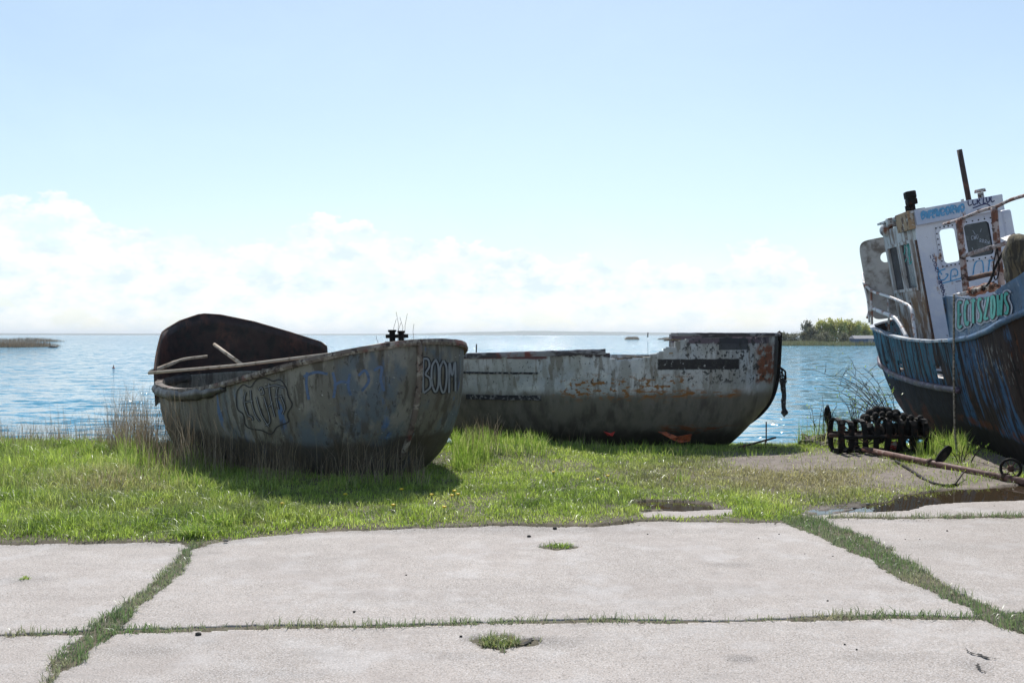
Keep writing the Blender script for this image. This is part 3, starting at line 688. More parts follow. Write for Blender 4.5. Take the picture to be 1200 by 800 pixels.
# mooring bitts at the bow
bm = bmesh.new(); G = []
for i in range(25):
    t = .8+.195*i/24; p_ = h1.P(t, .975, 1); G.append((bm.verts.new((p_.x, p_.y, p_.z)), bm.verts.new((0, p_.y, p_.z+.03)), bm.verts.new((-p_.x, p_.y, p_.z))))
for a, b_ in zip(G, G[1:]): bm.faces.new((a[0], b_[0], b_[1], a[1])); bm.faces.new((a[1], b_[1], b_[2], a[2]))
obj('foredeck', bm, M_wood, b1)
best_ = min(((abs(pxof(Vector((x_, 1.95, 1.53)))[0]-464), x_) for x_ in np.linspace(-1, 1, 81)))
bit = thing('mooring_bitts', 'small black mooring bitts with thin wires on the bow of the BOOM boat', 'mooring bitts', MB1 @ Vector((best_[1], 1.95, 1.53)))
def bbx(name, L, m, parent): 
    bm = bmesh.new()
    for c, s in L: bx(bm, c, s, bev=.006)
    return obj(name, bm, m, parent)
bbx('base', [((0, 0, .0), (.26, .2, .03))], M_blackmetal, bit)
bm = bmesh.new(); tube(bm, [(-.05, 0, 0), (-.055, 0, .13)], .035, 10); tube(bm, [(.05, 0, 0), (.05, 0, .12)], .035, 10); tube(bm, [(-.055, 0, .125), (-.055, 0, .15)], .05, 10); tube(bm, [(.05, 0, .115), (.05, 0, .14)], .045, 10); obj('post', bm, M_blackmetal, bit, True)
tube_o('crossbar', [(-.13, 0, .075), (.13, .02, .08)], .022, M_blackmetal, bit)
bm = bmesh.new()
for k, (dx, h_) in enumerate([(-.04, .28), (0, .36), (.05, .3), (.09, .34), (.2, .22), (-.22, .08), (.02, .24)]): tube_o('wire', [(dx, .02, 0), (dx+.02*math.sin(k), .02, h_*.6), (dx+.03*math.cos(k*2), .03, h_)], .0022, M_blackmetal, bit, 4)
# graffiti
pj = Proj(hull1)
BOOM = [[(495.5, 420), (495, 440), (495.5, 460)], [(495.5, 420), (501, 421), (502.5, 429), (498, 438), (503, 443), (503.5, 453), (496, 460)],
        [(510, 421), (505.5, 430), (505.5, 448), (509.5, 459), (513, 450), (513, 430), (510, 421)], [(519, 422), (515, 431), (515, 449), (518.5, 460), (522, 451), (522.5, 431), (519, 422)],
        [(525.5, 460), (526, 425), (529, 440), (532.5, 424), (533, 458)]]
v, f = strokes2d(BOOM, 5.2); pj.put('graffiti', v, f, P_black, .006)
v, f = strokes2d(BOOM, 2.2); pj.put('graffiti', v, f, P_grey, .009)
v, f = strokes2d([[(278.0, 457.9), (285.2, 450.7), (293.8, 453.5), (301.0, 444.9), (311.1, 442.6), (319.7, 446.3), (328.3, 444.9), (335.5, 453.5), (338.4, 465.0), (342.7, 473.7), (336.9, 485.2), (338.4, 493.8), (325.4, 499.6), (318.2, 508.2), (306.7, 503.9), (293.8, 501.9), (287.5, 496.7), (285.2, 485.2), (278.8, 479.4), (277.1, 467.9), (278.0, 457.9)]], 1.5); pj.put('graffiti', v, f, P_black, .005)
v, f = strokes2d([[(288.1, 459.3), (286.6, 470.8), (290.9, 485.2), (295.2, 488.1), (297.3, 492.4)], [(293.8, 457.0), (295.2, 470.8), (299.6, 485.2), (305.3, 493.8)], [(287.5, 470.8), (296.7, 469.4)], [(303.9, 457.9), (306.7, 453.5), (309.6, 460.7), (305.3, 461.6)], [(301.0, 465.0), (303.9, 476.5), (308.2, 488.1), (315.4, 499.6)], [(309.6, 465.0), (313.9, 479.4), (316.8, 493.8), (311.1, 498.1)], [(315.4, 449.2), (316.8, 462.2), (319.7, 476.5), (322.6, 488.1)], [(311.1, 453.5), (322.6, 451.2), (334.1, 454.1)], [(325.4, 453.5), (324.0, 465.0), (326.9, 479.4)], [(322.6, 465.0), (331.2, 463.6)], [(329.8, 465.0), (334.1, 476.5), (331.2, 485.2)], [(319.7, 470.8), (315.4, 476.5)]], 2.9); pj.put('graffiti', v, f, P_black, .006)
v, f = strokes2d([[(288.1, 459.3), (286.6, 470.8), (290.9, 485.2), (295.2, 488.1), (297.3, 492.4)], [(293.8, 457.0), (295.2, 470.8), (299.6, 485.2), (305.3, 493.8)], [(287.5, 470.8), (296.7, 469.4)], [(303.9, 457.9), (306.7, 453.5), (309.6, 460.7), (305.3, 461.6)], [(301.0, 465.0), (303.9, 476.5), (308.2, 488.1), (315.4, 499.6)], [(309.6, 465.0), (313.9, 479.4), (316.8, 493.8), (311.1, 498.1)], [(315.4, 449.2), (316.8, 462.2), (319.7, 476.5), (322.6, 488.1)], [(311.1, 453.5), (322.6, 451.2), (334.1, 454.1)], [(325.4, 453.5), (324.0, 465.0), (326.9, 479.4)], [(322.6, 465.0), (331.2, 463.6)], [(329.8, 465.0), (334.1, 476.5), (331.2, 485.2)], [(319.7, 470.8), (315.4, 476.5)]], .8); pj.put('graffiti', v, f, P_grey, .008)
v, f = strokes2d([[(360, 436), (359, 450), (362, 468)], [(356, 441), (370, 436), (384, 438)], [(390, 436), (393, 450), (391, 466)], [(391, 452), (400, 447), (409, 449)], [(410, 438), (408, 452), (411, 463)], [(420, 440), (428, 434), (432, 446), (424, 458)], [(438, 434), (447, 430), (446, 445), (450, 458)]], 3.2); pj.put('graffiti', v, f, paintmat('faded_blue_spray_paint', (.08, .13, .24)), .004)

# ------------------------------------------------------------------ boat 2 : broken white hull, broadside
b2 = thing('boat', 'peeling white and grey derelict boat with a broken side and chain hanging at its bow', 'boat', (1.33, 15.2, -.05), (R(0), R(0), R(-90-2)))
BL = 2.72
def b2_y(t): return (2*t-1)*BL
def b2_hb(t):
    u = 2*t-1; return 1.02*max(0, 1-abs(u)**(2.6 if u > 0 else 3.2))**.66
B2TOP = 1.655
def b2_zs(t, side): return B2TOP
def b2_top(y_, side):
    n = mnoise.noise(Vector((y_*5, side*3, 0)))*.5+mnoise.noise(Vector((y_*17, side*3, 4)))*.35
    if side > 0:
        # raised rail aft, gap, stub, full height at the bow (metres along the hull)
        if y_ < .02: return 1.335+.075*(y_+2.4)/2.4
        if y_ < .09: return 1.38+.03*n
        if y_ < .66: return 1.30+.05*n+.10*max(0, (y_-.35))
        if y_ < 1.04: return 1.335+.40*(y_-.66)+.10*n
        if y_ < 1.08: return 1.55
        if y_ < 2.6: return 1.585+.02*(y_-1.2)+.012*n
        return 9
    return 1.33+.03*n if y_ < 1.19 else 9
def b2_zk(t):
    u = 2*t-1; return -.06+.22*max(0, abs(u)-.75)**1.6/.25**1.6
h2 = Hull(b2_y, b2_hb, b2_zk, b2_zs, lambda t: .42+.2*abs(2*t-1)**4, lambda t, v: (-(1-v)**5*.72-.07*(1-v))*max(0, 2*t-1)**5+(1-v)**1.6*.35*max(0, 1-2*t)**6)
M_b2 = pm('peeling_white_hull', (.62, .62, .62), [
    dict(col=(.46, .49, .52), sc=1.7, th=.5, so=.1),
    dict(col=(.72, .72, .70), sc=5, st=(1, 1, 1), th=.58, so=.06, amt=.6),
    dict(col=(.27, .26, .24), sc=2.2, st=(2.5, 2.5, .5), th=.55, so=.05, amt=.7), dict(col=(.16, .13, .10), sc=4, st=(2.2, 2.2, .5), th=.57, so=.03, amt=.7), dict(col=(.30, .29, .25), sc=1.2, th=.52, so=.1, amt=.6),
    dict(col=(.17, .15, .12), rg=[('z', None, .80, .07, .25)], wsc=2.2, wst=(1, 1, 1), amt=.92), dict(col=(.07, .06, .048), sc=2, st=(3, 3, .4), th=.5, so=.1, rg=[('z', None, .75, .1, .3)], amt=.75),
    dict(col=(.21, .19, .15), sc=3.4, st=(1, 1, .7), th=.54, so=.14, rg=[('z', .15, .75, .1, .2)], amt=.8),
    dict(col=(.28, .12, .03), sc=6, st=(1, .6, 3), th=.52, so=.04, rg=[('z', .74, .86, .03, .12), ('y', .4, 2.0, .15, .5)]),
    dict(col=(.28, .13, .04), sc=9, st=(1, 1, 2), th=.55, so=.03, rg=[('z', .72, 1.05, .08, .1), ('y', -.6, 1.3, .1, .4)]),
    dict(col=(.022, .02, .022), sc=22, th=.36, so=.05, rg=[('z', 1.15, 1.30, .008, .04), ('y', .78, 2.0, .015, .05)]),
    dict(col=(.03, .027, .03), sc=12, th=.38, so=.05, rg=[('z', 1.11, 1.165, .008, .04), ('y', -1.75, -.88, .02, .1)], amt=.0),
    dict(col=(.055, .04, .045), sc=8, th=.44, so=.05, rg=[('z', 1.33, None, .015, .06), ('y', None, .2, .05, .1)]),
    dict(col=(.15, .055, .06), sc=5, th=.38, so=.04, rg=[('z', 1.30, None, .01, .03), ('y', None, -.8, .03, .1)]),
    dict(col=(.13, .095, .115), sc=6, th=.36, so=.05, rg=[('z', 1.52, None, .012, .03), ('y', 1.2, 2.5, .03, .05)]),
    dict(col=(.035, .037, .045), rg=[('z', 1.43, None, .006, .01), ('y', 1.68, 2.13, .008, .01)], amt=.92),
    dict(col=(.21, .075, .035), sc=9, th=.45, so=.05, rg=[('y', 2.30, 2.62, .04, .14), ('z', .95, 1.5, .05, .2)]),
    dict(col=(.03, .028, .028), sc=14, st=(1, 1, 1), th=.57, so=.025, rg=[('z', .95, None, .05, .1), ('y', 1.1, 2.5, .1, .3)], amt=.9),
    dict(col=(.05, .045, .04), sc=24, th=.62, so=.03, rg=[('z', .88, None, .1, .1)], amt=.85),
    dict(col=(.02, .017, .016), rg=[('y', 2.60, None, .02, .08)], amt=.9),
    dict(col=(.22, .08, .03), sc=6, st=(1, .5, 3), th=.52, so=.03, rg=[('z', .2, .34, .03, .1), ('y', .9, 2.0, .1, .4)]),
    dict(col=(.03, .026, .02), rg=[('z', None, .25, .1, .2)], amt=.8)], .6, 0, .5, bsc=18)
def h2skip(a, b_, side):
    c = (a+b_)/2; return c.z > b2_top(c.y, side)
hull2 = obj('hull', wob(h2.mesh(220, 84, h2skip), .008, 2.4), M_b2, b2, True); solid(hull2, .03)
M_b2rail = pm('split_gunwale_wood', (.07, .06, .065), [dict(col=(.28, .27, .28), sc=6, st=(1, .4, 1), th=.53, so=.04), dict(col=(.2, .06, .05), sc=3, th=.55, so=.05, rg=[('y', None, -.8, .2, .3)])], .8, 0, .7)
p2 = [(-.035, -.025), (.02, -.03), (.03, .0), (.018, .02), (-.035, .022)]
def trail(y0, y1): return (y0/BL+1)/2, (y1/BL+1)/2
bm = bmesh.new(); P_, U, O = [], [], []
for i in range(51):
    y_ = -2.4+2.44*i/50; t = (y_/BL+1)/2; z_ = 1.345+.08*i/50; P_.append(h2.P(t, (z_+.06)/(B2TOP+.06), 1)); U.append(Vector((0, 0, 1))); d = (h2.P(t+.003, .9, 1)-h2.P(t-.003, .9, 1)).normalized(); O.append(Vector((d.y, -d.x, 0)))
sweep(bm, P_, U, O, [(-.035, -.05), (.02, -.055), (.03, 0), (.018, .02), (-.035, .022)])
obj('gunwale', wob(bm, .008), M_b2rail, b2)
obj('gunwale', wob(h2.rail(*trail(1.06, 2.715), 1, 1, p2, 40), .006), M_b2rail, b2)
obj('gunwale', wob(h2.rail(*trail(1.21, 2.7), 1, -1, p2, 40), .006), M_b2rail, b2)
# splintered planks in the gap
M_split = pm('splintered_wood', (.36, .26, .15), [dict(col=(.1, .07, .05), sc=10, th=.5, so=.1)], .9, 0, .6)
for y_, l_, z_, xx in ((.55, .42, 1.33, .93), (.85, .3, 1.375, .94), (.3, .25, 1.31, .96), (.99, .24, 1.575, .99)):
    bm = bmesh.new(); bx(bm, (xx, y_, z_), (.05, l_, .018), Euler((R(random.uniform(-5, 5)), 0, R(random.uniform(-6, 6))))); obj('splintered_plank', wob(bm, .006, 20), M_split, b2)
# dark rubbing boards aft
for (y0, y1, zz, nm) in ((-2.1, -.92, 1.10, 'rubbing_strip'), (-2.0, -.88, .74, 'rubbing_strip')):
    bm = bmesh.new(); P_ = []; U = []; O = []
    for i in range(24):
        y_ = y0+(y1-y0)*i/23; t = (y_/BL+1)/2; v_ = (zz-h2.zk(t))/(h2.zs(t, 1)-h2.zk(t)); P_.append(h2.P(t, v_, 1)); U.append(Vector((0, 0, 1))); O.append(Vector((1, 0, 0)))
    sweep(bm, P_, U, O, [(-.01, -.035), (.02, -.035), (.02, .035), (-.01, .035)] if zz < 1 else [(-.01, -.018), (.012, -.018), (.012, .012), (-.01, .012)])
    obj(nm, wob(bm, .006, 14), pm('black_strip', (.025, .024, .026), [dict(col=(.2, .19, .18), sc=20, th=.55, so=.04)], .85), b2)
# deck inside
bm = bmesh.new(); G = []
for i in range(41):
    t = .03+.94*i/40; w = h2.hb(t)*.92; G.append((bm.verts.new((w, h2.y(t), 1.05)), bm.verts.new((-w, h2.y(t), 1.05))))
for a, b_ in zip(G, G[1:]): bm.faces.new((a[0], b_[0], b_[1], a[1]))
obj('deck', bm, M_wood, b2)
P = [h2.P(1, v_, 1) for v_ in np.linspace(0, 1, 24)]; P = [p+Vector((0, .015, 0)) for p in P]
tube_o('stem', P+[P[-1]+Vector((0, -.03, .03))], .04, M_blackmetal, b2)
bm = bmesh.new(); bx(bm, (0, 2.6, 1.59), (.22, .28, .07), bev=.02); obj('bow_cap', bm, M_blackmetal, b2)
bm = bmesh.new(); bx(bm, (0, -.1, -.02), (.09, 4.0, .16), bev=.01); obj('keel', bm, M_b1rail, b2)
bm = bmesh.new(); bx(bm, (h2.P(.74, .86, 1).x+.0, 1.28, 1.34), (.012, .16, .12)); 
bm.free()

# chain, shackle and rope end hanging from the bow of the white boat
ch = thing('hanging_chain', 'black chain and frayed rope end hanging from the bow of the white boat', 'chain', at(911, 428, 15.3))
def chain(bm, A, B, n, r=.014, sx=.03):
    A, B = Vector(A), Vector(B)
    for i in range(n):
        c = A+(B-A)*((i+.5)/n); d = (B-A).normalized(); L_ = (B-A).length/n*.78
        side = d.orthogonal().normalized(); side = side if i % 2 else d.cross(side)
        ring = [c+d*(L_*math.cos(a))+side*(sx*math.sin(a)) for a in np.linspace(0, 2*math.pi, 13)]
        tube(bm, ring, r*.62, 5, caps=False)
bm = bmesh.new(); chain(bm, (-.02, 0, .03), (.07, 0, -.16), 4, .02, .045); chain(bm, (.07, 0, -.16), (.09, 0, -.26), 2, .02, .04); obj('chain', bm, M_blackmetal, ch, True)
bm = bmesh.new(); tube(bm, [Vector((.03, 0, -.02)), Vector((.12, 0, -.09)), Vector((.13, 0, -.2)), Vector((.09, 0, -.27))], .016, 6); obj('shackle', bm, M_blackmetal, ch, True)
bm = bmesh.new(); tube(bm, catmull([(.09, 0, -.22), (.085, 0, -.28), (.10, 0, -.45), (.095, 0, -.62), (.11, 0, -.72), (.10, 0, -.79)], 4), [.055, .06, .062, .055, .045, .04, .037, .036, .036, .036, .036, .036, .036, .036, .038, .05, .055, .05, .035, .02, .005], 10); wob(bm, .012, 18); obj('rope_end', bm, pm('tarred_rope', (.035, .035, .04), [dict(col=(.14, .15, .17), sc=20, th=.56, so=.06)], .9, 0, .8), ch, True)

# ------------------------------------------------------------------ trawler
tr = thing('fishing_trawler', 'large rusty blue trawler leaning over, white wheelhouse covered in graffiti', 'fishing boat', (7.62, 13.5, -.02), (0, R(10), R(176)))
def t_y(t): return -5.0+11.5*t
def t_hb(t):
    y_ = t_y(t); return float(np.interp(y_, [-5, -4.96, -4.88, -4.7, -4.3, -3.5, -2, -.5, .5, 1, 2.5, 4, 5.5, 6.5], [0, .5, .8, 1.02, 1.13, 1.18, 1.24, 1.31, 1.36, 1.42, 1.64, 1.5, .8, 0]))
def t_zs(t, side):
    y_ = t_y(t); return float(np.interp(y_, [-5, -4, -3, -2, -1, 0, 1, 2, 3, 5, 6.5], [2.02, 1.93, 1.83, 1.78, 1.77, 1.80, 1.86, 1.98, 2.16, 2.65, 3.1]))
def t_zk(t):
    y_ = t_y(t); return float(np.interp(y_, [-5, -4.8, -4.4, -3.5, -2, 5, 6.5], [.4, .15, -.15, -.4, -.45, -.45, .5]))
ht = Hull(t_y, t_hb, t_zk, t_zs, lambda t: float(np.interp(t, [0, .1, .3, .7, 1], [.42, .36, .3, .3, .9])), lambda t, v: (1-v)**1.3*.5*max(0, 1-t*8)**2)
def holes(a, b_, side):
    c = (a+b_)/2
    if side < 0: return False
    for (y0, y1, z0, z1) in ((-3.75, -3.55, 1.34, 1.39), (-2.98, -2.70, 1.35, 1.40), (-2.98, -2.70, 1.24, 1.29), (-.98, -.68, 1.34, 1.39), (-.98, -.68, 1.23, 1.28)):
        if y0 < c.y < y1 and z0 < c.z < z1: return True
    return False
M_tr = pm('rusty_blue_trawler_paint', (.04, .11, .22), [
    dict(col=(.05, .15, .22), rg=[('y', None, .1, .4, .2), ('z', 1.2, None, .1, .1)]),
    dict(col=(.09, .12, .16), sc=5, st=(1, 3, .5), th=.56, so=.04, amt=.7),
    dict(col=(.05, .03, .022), sc=2.6, st=(1, 3, .3), th=.545, so=.02, amt=.95),
    dict(col=(.035, .022, .016), sc=1.0, st=(1, 1.4, .6), th=.50, so=.03, rg=[('y', -.1, None, .3, .5)], amt=.97),
    dict(col=(.014, .011, .012), sc=2.1, st=(1, 3.2, .35), th=.55, so=.02, off=40, amt=.95),
    dict(col=(.10, .04, .02), sc=7, st=(1, 2, .5), th=.62, so=.02, amt=.85),
    dict(col=(.25, .26, .25), sc=11, st=(1, 1.5, .5), th=.58, so=.02, rg=[('z', 1.35, 1.75, .1, .3), ('y', .8, 2.6, .2, .4)], amt=.75),
    dict(col=(.016, .012, .014), rg=[('z', None, 1.08, .04, .10), ('y', None, -.2, .2, .3)], amt=.95),
    dict(col=(.13, .04, .016), sc=4, st=(1, 1, 1), th=.50, so=.06, rg=[('z', .62, .72, .03, .12), ('y', -.5, None, .3, .3)], amt=.8),
    dict(col=(.012, .009, .008), rg=[('z', None, .60, .04, .14)], amt=.97),
    dict(col=(.08, .024, .012), sc=2, th=.55, so=.06, rg=[('z', .15, .75, .1, .2), ('y', -4.5, -1.5, .3, .5)], amt=.8),
    dict(col=(.008, .007, .007), sc=14, st=(1, 1.5, .5), th=.60, so=.02, amt=.9)], .85, 0, .5, bsc=9, bdist=.01, spec=.15, rvar=.1)
hullt = obj('hull', wob(ht.mesh(230, 60, holes), .014, 2.0), M_tr, tr, True); solid(hullt, .02)
bm = ht.rail(0.004, .43, .69, 1, [(-.02, -.05), (.04, -.04), (.055, 0), (.04, .04), (-.02, .05)], 60)
obj('rubbing_strake', bm, pm('purple_grime_strake', (.05, .035, .06), [dict(col=(.14, .10, .16), sc=6, th=.55, so=.06), dict(col=(.06, .03, .02), sc=3, th=.55, so=.05)], .6, 0, .6), tr, True)
M_blue2 = pm('grimy_blue_panel', (.06, .14, .26), [dict(col=(.05, .10, .17), sc=3, th=.52, so=.1), dict(col=(.05, .035, .03), sc=7, st=(1, 1, .4), th=.62, so=.04), dict(col=(.25, .31, .38), sc=9, th=.63, so=.04, amt=.6)], .55, 0, .4)
bm = ht.rail(.436, .999, 1, 1, [(-.02, -.04), (.035, -.032), (.045, 0), (.035, .032), (-.02, .04)], 60); obj('rubbing_strake', bm, M_blue2, tr, True)
M_caprail = pm('worn_cap_rail', (.40, .43, .46), [dict(col=(.1, .16, .24), sc=5, th=.5, so=.06), dict(col=(.12, .05, .03), sc=9, th=.58, so=.04)], .5, 0, .4)
bm = ht.rail(.004, .436, 1, 1, [(-.05, -.015), (.03, -.015), (.03, .02), (-.05, .02)], 60); obj('cap_rail', bm, M_caprail, tr)
bm = ht.rail(.004, .436, 1, -1, [(-.05, -.015), (.03, -.015), (.03, .02), (-.05, .02)], 60); obj('cap_rail', bm, M_caprail, tr)
# raised bulwark forward
def bulw(side):
    bm = bmesh.new(); rows = []
    for i in range(81):
        t = .436+(.99-.436)*i/80; p = ht.P(t, 1, side); top = .60-.10*i/80*3 if i < 27 else .5; top = float(np.interp(t, [.436, .63, 1], [.62, .36, .6]))
        rows.append([bm.verts.new(p+Vector((side*(-.03*j/6), 0, top*j/6))) for j in range(7)])
    for a, b_ in zip(rows, rows[1:]):
        for j in range(6): bm.faces.new((a[j], b_[j], b_[j+1], a[j+1]))
    return bm
bul = obj('bulwark', bulw(1), M_blue2, tr); solid(bul, .02, 0)
solid(obj('bulwark', bulw(-1), M_blue2, tr), .02, 0)
bm = bmesh.new(); P_ = [ht.P(.437, 1, 1)+Vector((-.01, 0, 0)), ht.P(.437, 1, 1)+Vector((-.04, 0, .60))]
a_, b2_ = P_; bx(bm, (a_.x-.08, a_.y-.01, (a_.z+b2_.z)/2), (.2, .025, .60), bev=.004); obj('bulwark_end', bm, M_blue2, tr)
# decks
def deck(name, t0, t1, z, m, k=.97):
    bm = bmesh.new(); G = []
    for i in range(61):
        t = t0+(t1-t0)*i/60; v_ = max(.05, min(1, (z-ht.zk(t))/(ht.zs(t, 1)-ht.zk(t)))); w = abs(ht.P(t, v_, 1).x)*k; G.append((bm.verts.new((w, ht.P(t, v_, 1).y, z)), bm.verts.new((-w, ht.P(t, v_, 1).y, z))))
    for a, b_ in zip(G, G[1:]): bm.faces.new((a[0], b_[0], b_[1], a[1]))
    return obj(name, bm, m, tr)
M_deck = pm('pale_worn_deck', (.75, .73, .70), [dict(col=(.2, .13, .08), sc=3, th=.55, so=.06)], .7, 0, .3)
deck('deck', .02, .437, 1.21, M_deck, .985); deck('foredeck', .438, .98, 1.75, M_deck)
bm = bmesh.new(); bx(bm, (0, t_y(.437), 1.51), (2*t_hb(.437)*.93, .02, .48)); obj('deck_step', bm, M_blue2, tr)

# --- wheelhouse, walls with real openings
def wall(bm, O, U, Vv, W, H, opens, th, N_):
    """rect wall from O along U (W) and Vv (H) minus openings (u0,u1,v0,v1)"""
    us = sorted({0, W, *[o[0] for o in opens], *[o[1] for o in opens]}); vs = sorted({0, H, *[o[2] for o in opens], *[o[3] for o in opens]})
    for i in range(len(us)-1):
        for j in range(len(vs)-1):
            cu, cv_ = (us[i]+us[i+1])/2, (vs[j]+vs[j+1])/2
            if any(o[0] < cu < o[1] and o[2] < cv_ < o[3] for o in opens): continue
            c = [O+U*a+Vv*b_+N_*k for k in (0, -th) for a, b_ in ((us[i], vs[j]), (us[i+1], vs[j]), (us[i+1], vs[j+1]), (us[i], vs[j+1]))]
            q = [bm.verts.new(p) for p in c]
            for f_ in ((0, 1, 2, 3), (7, 6, 5, 4), (0, 4, 5, 1), (1, 5, 6, 2), (2, 6, 7, 3), (3, 7, 4, 0)): bm.faces.new([q[k] for k in f_])
    bmesh.ops.remove_doubles(bm, verts=bm.verts, dist=.0005)
    # drop interior partitions
    seen = {}
    for f_ in list(bm.faces):
        k = tuple(sorted(v_.index for v_ in f_.verts))
    bm.verts.index_update(); seen = {}; dele = []
    for f_ in bm.faces:
        k = tuple(sorted(v_.index for v_ in f_.verts)); seen.setdefault(k, []).append(f_)
    for k, fs in seen.items():
        if len(fs) > 1: dele += fs
    bmesh.ops.delete(bm, geom=dele, context='FACES_ONLY')
WX0, WX1 = -.66, .70; WY0, WY1 = -4.15, -2.45; WZ0, WZ1 = 1.22, 3.75      # x, y, z extents (front = +y)
M_wh = pm('lilac_white_wheelhouse', (.62, .63, .70), [dict(col=(.50, .52, .62), sc=1.5, th=.5, so=.12), dict(col=(.62, .62, .66), sc=6, th=.58, so=.06, amt=.6), dict(col=(.26, .12, .06), sc=5, st=(1.2, 1, .35), th=.645, so=.03, amt=.9), dict(col=(.14, .13, .14), sc=14, st=(1, 1, .5), th=.66, so=.03, amt=.7)], .5, 0, .3)
M_whside = pm('grimy_wheelhouse_side', (.52, .51, .51), [dict(col=(.22, .12, .055), sc=2.4, st=(1, 1, .35), th=.5, so=.06, rg=[('z', None, 2.45, .1, .5)]), dict(col=(.16, .085, .05), sc=4, st=(2, 2, .3), th=.54, so=.05, amt=.85), dict(col=(.55, .54, .56), sc=8, th=.6, so=.05, amt=.6), dict(col=(.08, .055, .045), sc=9, st=(2, 2, .4), th=.62, so=.03)], .65, 0, .5)
front_open = [(.34, .61, 1.63, 2.20), (.73, 1.15, 1.65, 2.21)]
X_, Y_, Z_ = Vector((1, 0, 0)), Vector((0, 1, 0)), Vector((0, 0, 1))
# front wall: seen from ahead, image-left is +x
bm = bmesh.new(); wall(bm, Vector((WX1, WY1, WZ0)), -X_, Z_, WX1-WX0, WZ1-WZ0, front_open, .04, Y_); fw = obj('front_wall', bm, M_wh, tr)
side_open = [(.18, .70, 1.34, 2.08), (.84, 1.36, 1.34, 2.08)]
bm = bmesh.new(); wall(bm, Vector((WX1, WY0, WZ0)), Y_, Z_, WY1-WY0-.042, WZ1-WZ0-.12, side_open, .04, X_); sw = obj('side_wall', bm, M_whside, tr)
bm = bmesh.new(); wall(bm, Vector((WX0, WY0, WZ0)), Y_, Z_, WY1-WY0-.042, WZ1-WZ0, [(.3, 1.4, .9, 1.9)], .04, -X_); obj('side_wall', bm, M_whside, tr)
bm = bmesh.new(); wall(bm, Vector((WX1-.042, WY0, WZ0)), -X_, Z_, WX1-WX0-.084, WZ1-WZ0, [(.08, 1.2, .9, 2.45)], .04, -Y_); obj('back_wall', bm, M_whside, tr)
M_glass = pm('grimy_dark_glass', (.018, .022, .032), [dict(col=(.12, .13, .15), sc=6, th=.6, so=.1, amt=.6)], .18, 0, 0, rvar=.08)
def pane(name, c, s, m=M_glass): 
    bm = bmesh.new(); bx(bm, c, s); return obj(name, bm, m, tr)
def fu(u0, u1, v0, v1, name='window', frame=None, dark=True):
    """a window in the front wall; returns the frame part with studs"""
    x0, x1 = WX1-u1, WX1-u0; z0, z1 = WZ0+v0, WZ0+v1; m_ = .05
    bm = bmesh.new(); yf = WY1+.004
    def ring(m0, m1, y0, y1, r=.07, n=5):
        def rr(mg, y_):
            P = []
            for cxn, czn, a0 in ((x1+mg, z1+mg, 0), (x0-mg, z1+mg, 90), (x0-mg, z0-mg, 180), (x1+mg, z0-mg, 270)):
                for k in range(n+1):
                    a = R(a0+90*k/n); sx = cxn-(r+mg)*(1 if a0 in (0, 270) else -1); sz = czn-(r+mg)*(1 if a0 in (0, 90) else -1)
                    P.append(Vector((sx+(r+mg)*math.cos(a), y_, sz+(r+mg)*math.sin(a))))
            return [bm.verts.new(p) for p in P]
        A, B_, C_, D = rr(m0, y0), rr(m1, y0), rr(m1, y1), rr(m0, y1); k_ = len(A)
        for i in range(k_):
            j = (i+1) % k_
            for p, q_ in ((A, B_), (B_, C_), (C_, D), (D, A)): bm.faces.new((p[i], p[j], q_[j], q_[i]))
    ring(-.012, m_, yf, yf+.012)
    fr = obj(name, bm, M_wh if frame is None else frame, tr)
    bs = bmesh.new(); per = []
    for k in range(6): per += [(x0-.028+(x1-x0+.056)*k/5, z0-.028), (x0-.028+(x1-x0+.056)*k/5, z1+.028)]
    for k in range(1, 7): per += [(x0-.028, z0-.028+(z1-z0+.056)*k/7), (x1+.028, z0-.028+(z1-z0+.056)*k/7)]
    bmesh.ops.create_cone(bs, cap_ends=True, segments=7, radius1=.013, radius2=.009, depth=.012, matrix=Matrix.Rotation(R(-90), 4, 'X'))
    st_ = obj('stud', bs, M_blackmetal, fr)
    for q_, (xx, zz) in enumerate(per):
        c_ = st_ if q_ == 0 else st_.copy()
        if q_: COL.objects.link(c_); c_.parent = fr
        c_.location = (xx, yf+.018, zz)
    if dark: 
        bm = bmesh.new(); bx(bm, ((x0+x1)/2, WY1-.02, (z0+z1)/2), (x1-x0+.004, .006, z1-z0+.004)); obj('pane', bm, M_glass, fr)
    return fr
fu(*front_open[0], dark=False); w2 = fu(*front_open[1])
# side windows
for (u0, u1, v0, v1) in side_open:
    bm = bmesh.new(); yc = WY0+(u0+u1)/2; zc = WZ0+(v0+v1)/2; hw = (u1-u0)/2; hh = (v1-v0)/2
    for c, s in (((WX1+.012, yc, zc+hh+.025), (.03, 2*hw+.1, .05)), ((WX1+.012, yc, zc-hh-.025), (.04, 2*hw+.12, .05)), ((WX1+.012, yc-hw-.025, zc), (.028, .05, 2*hh)), ((WX1+.012, yc+hw+.025, zc), (.028, .05, 2*hh))): bx(bm, c, s)
    fr = obj('window', bm, M_whside, tr)
    bm = bmesh.new(); bx(bm, (WX1-.02, yc, zc), (.006, 2*hw+.004, 2*hh+.004)); obj('pane', bm, M_glass, fr)
# door outline on the side wall
bm = bmesh.new(); 
for c, s in (((WX1+.008, WY0+.82, WZ0+.55), (.014, .03, 1.1)), ((WX1+.008, WY1-.06, WZ0+1.1), (.02, .06, 2.0))): bx(bm, c, s)
obj('door_trim', bm, M_rust, tr)
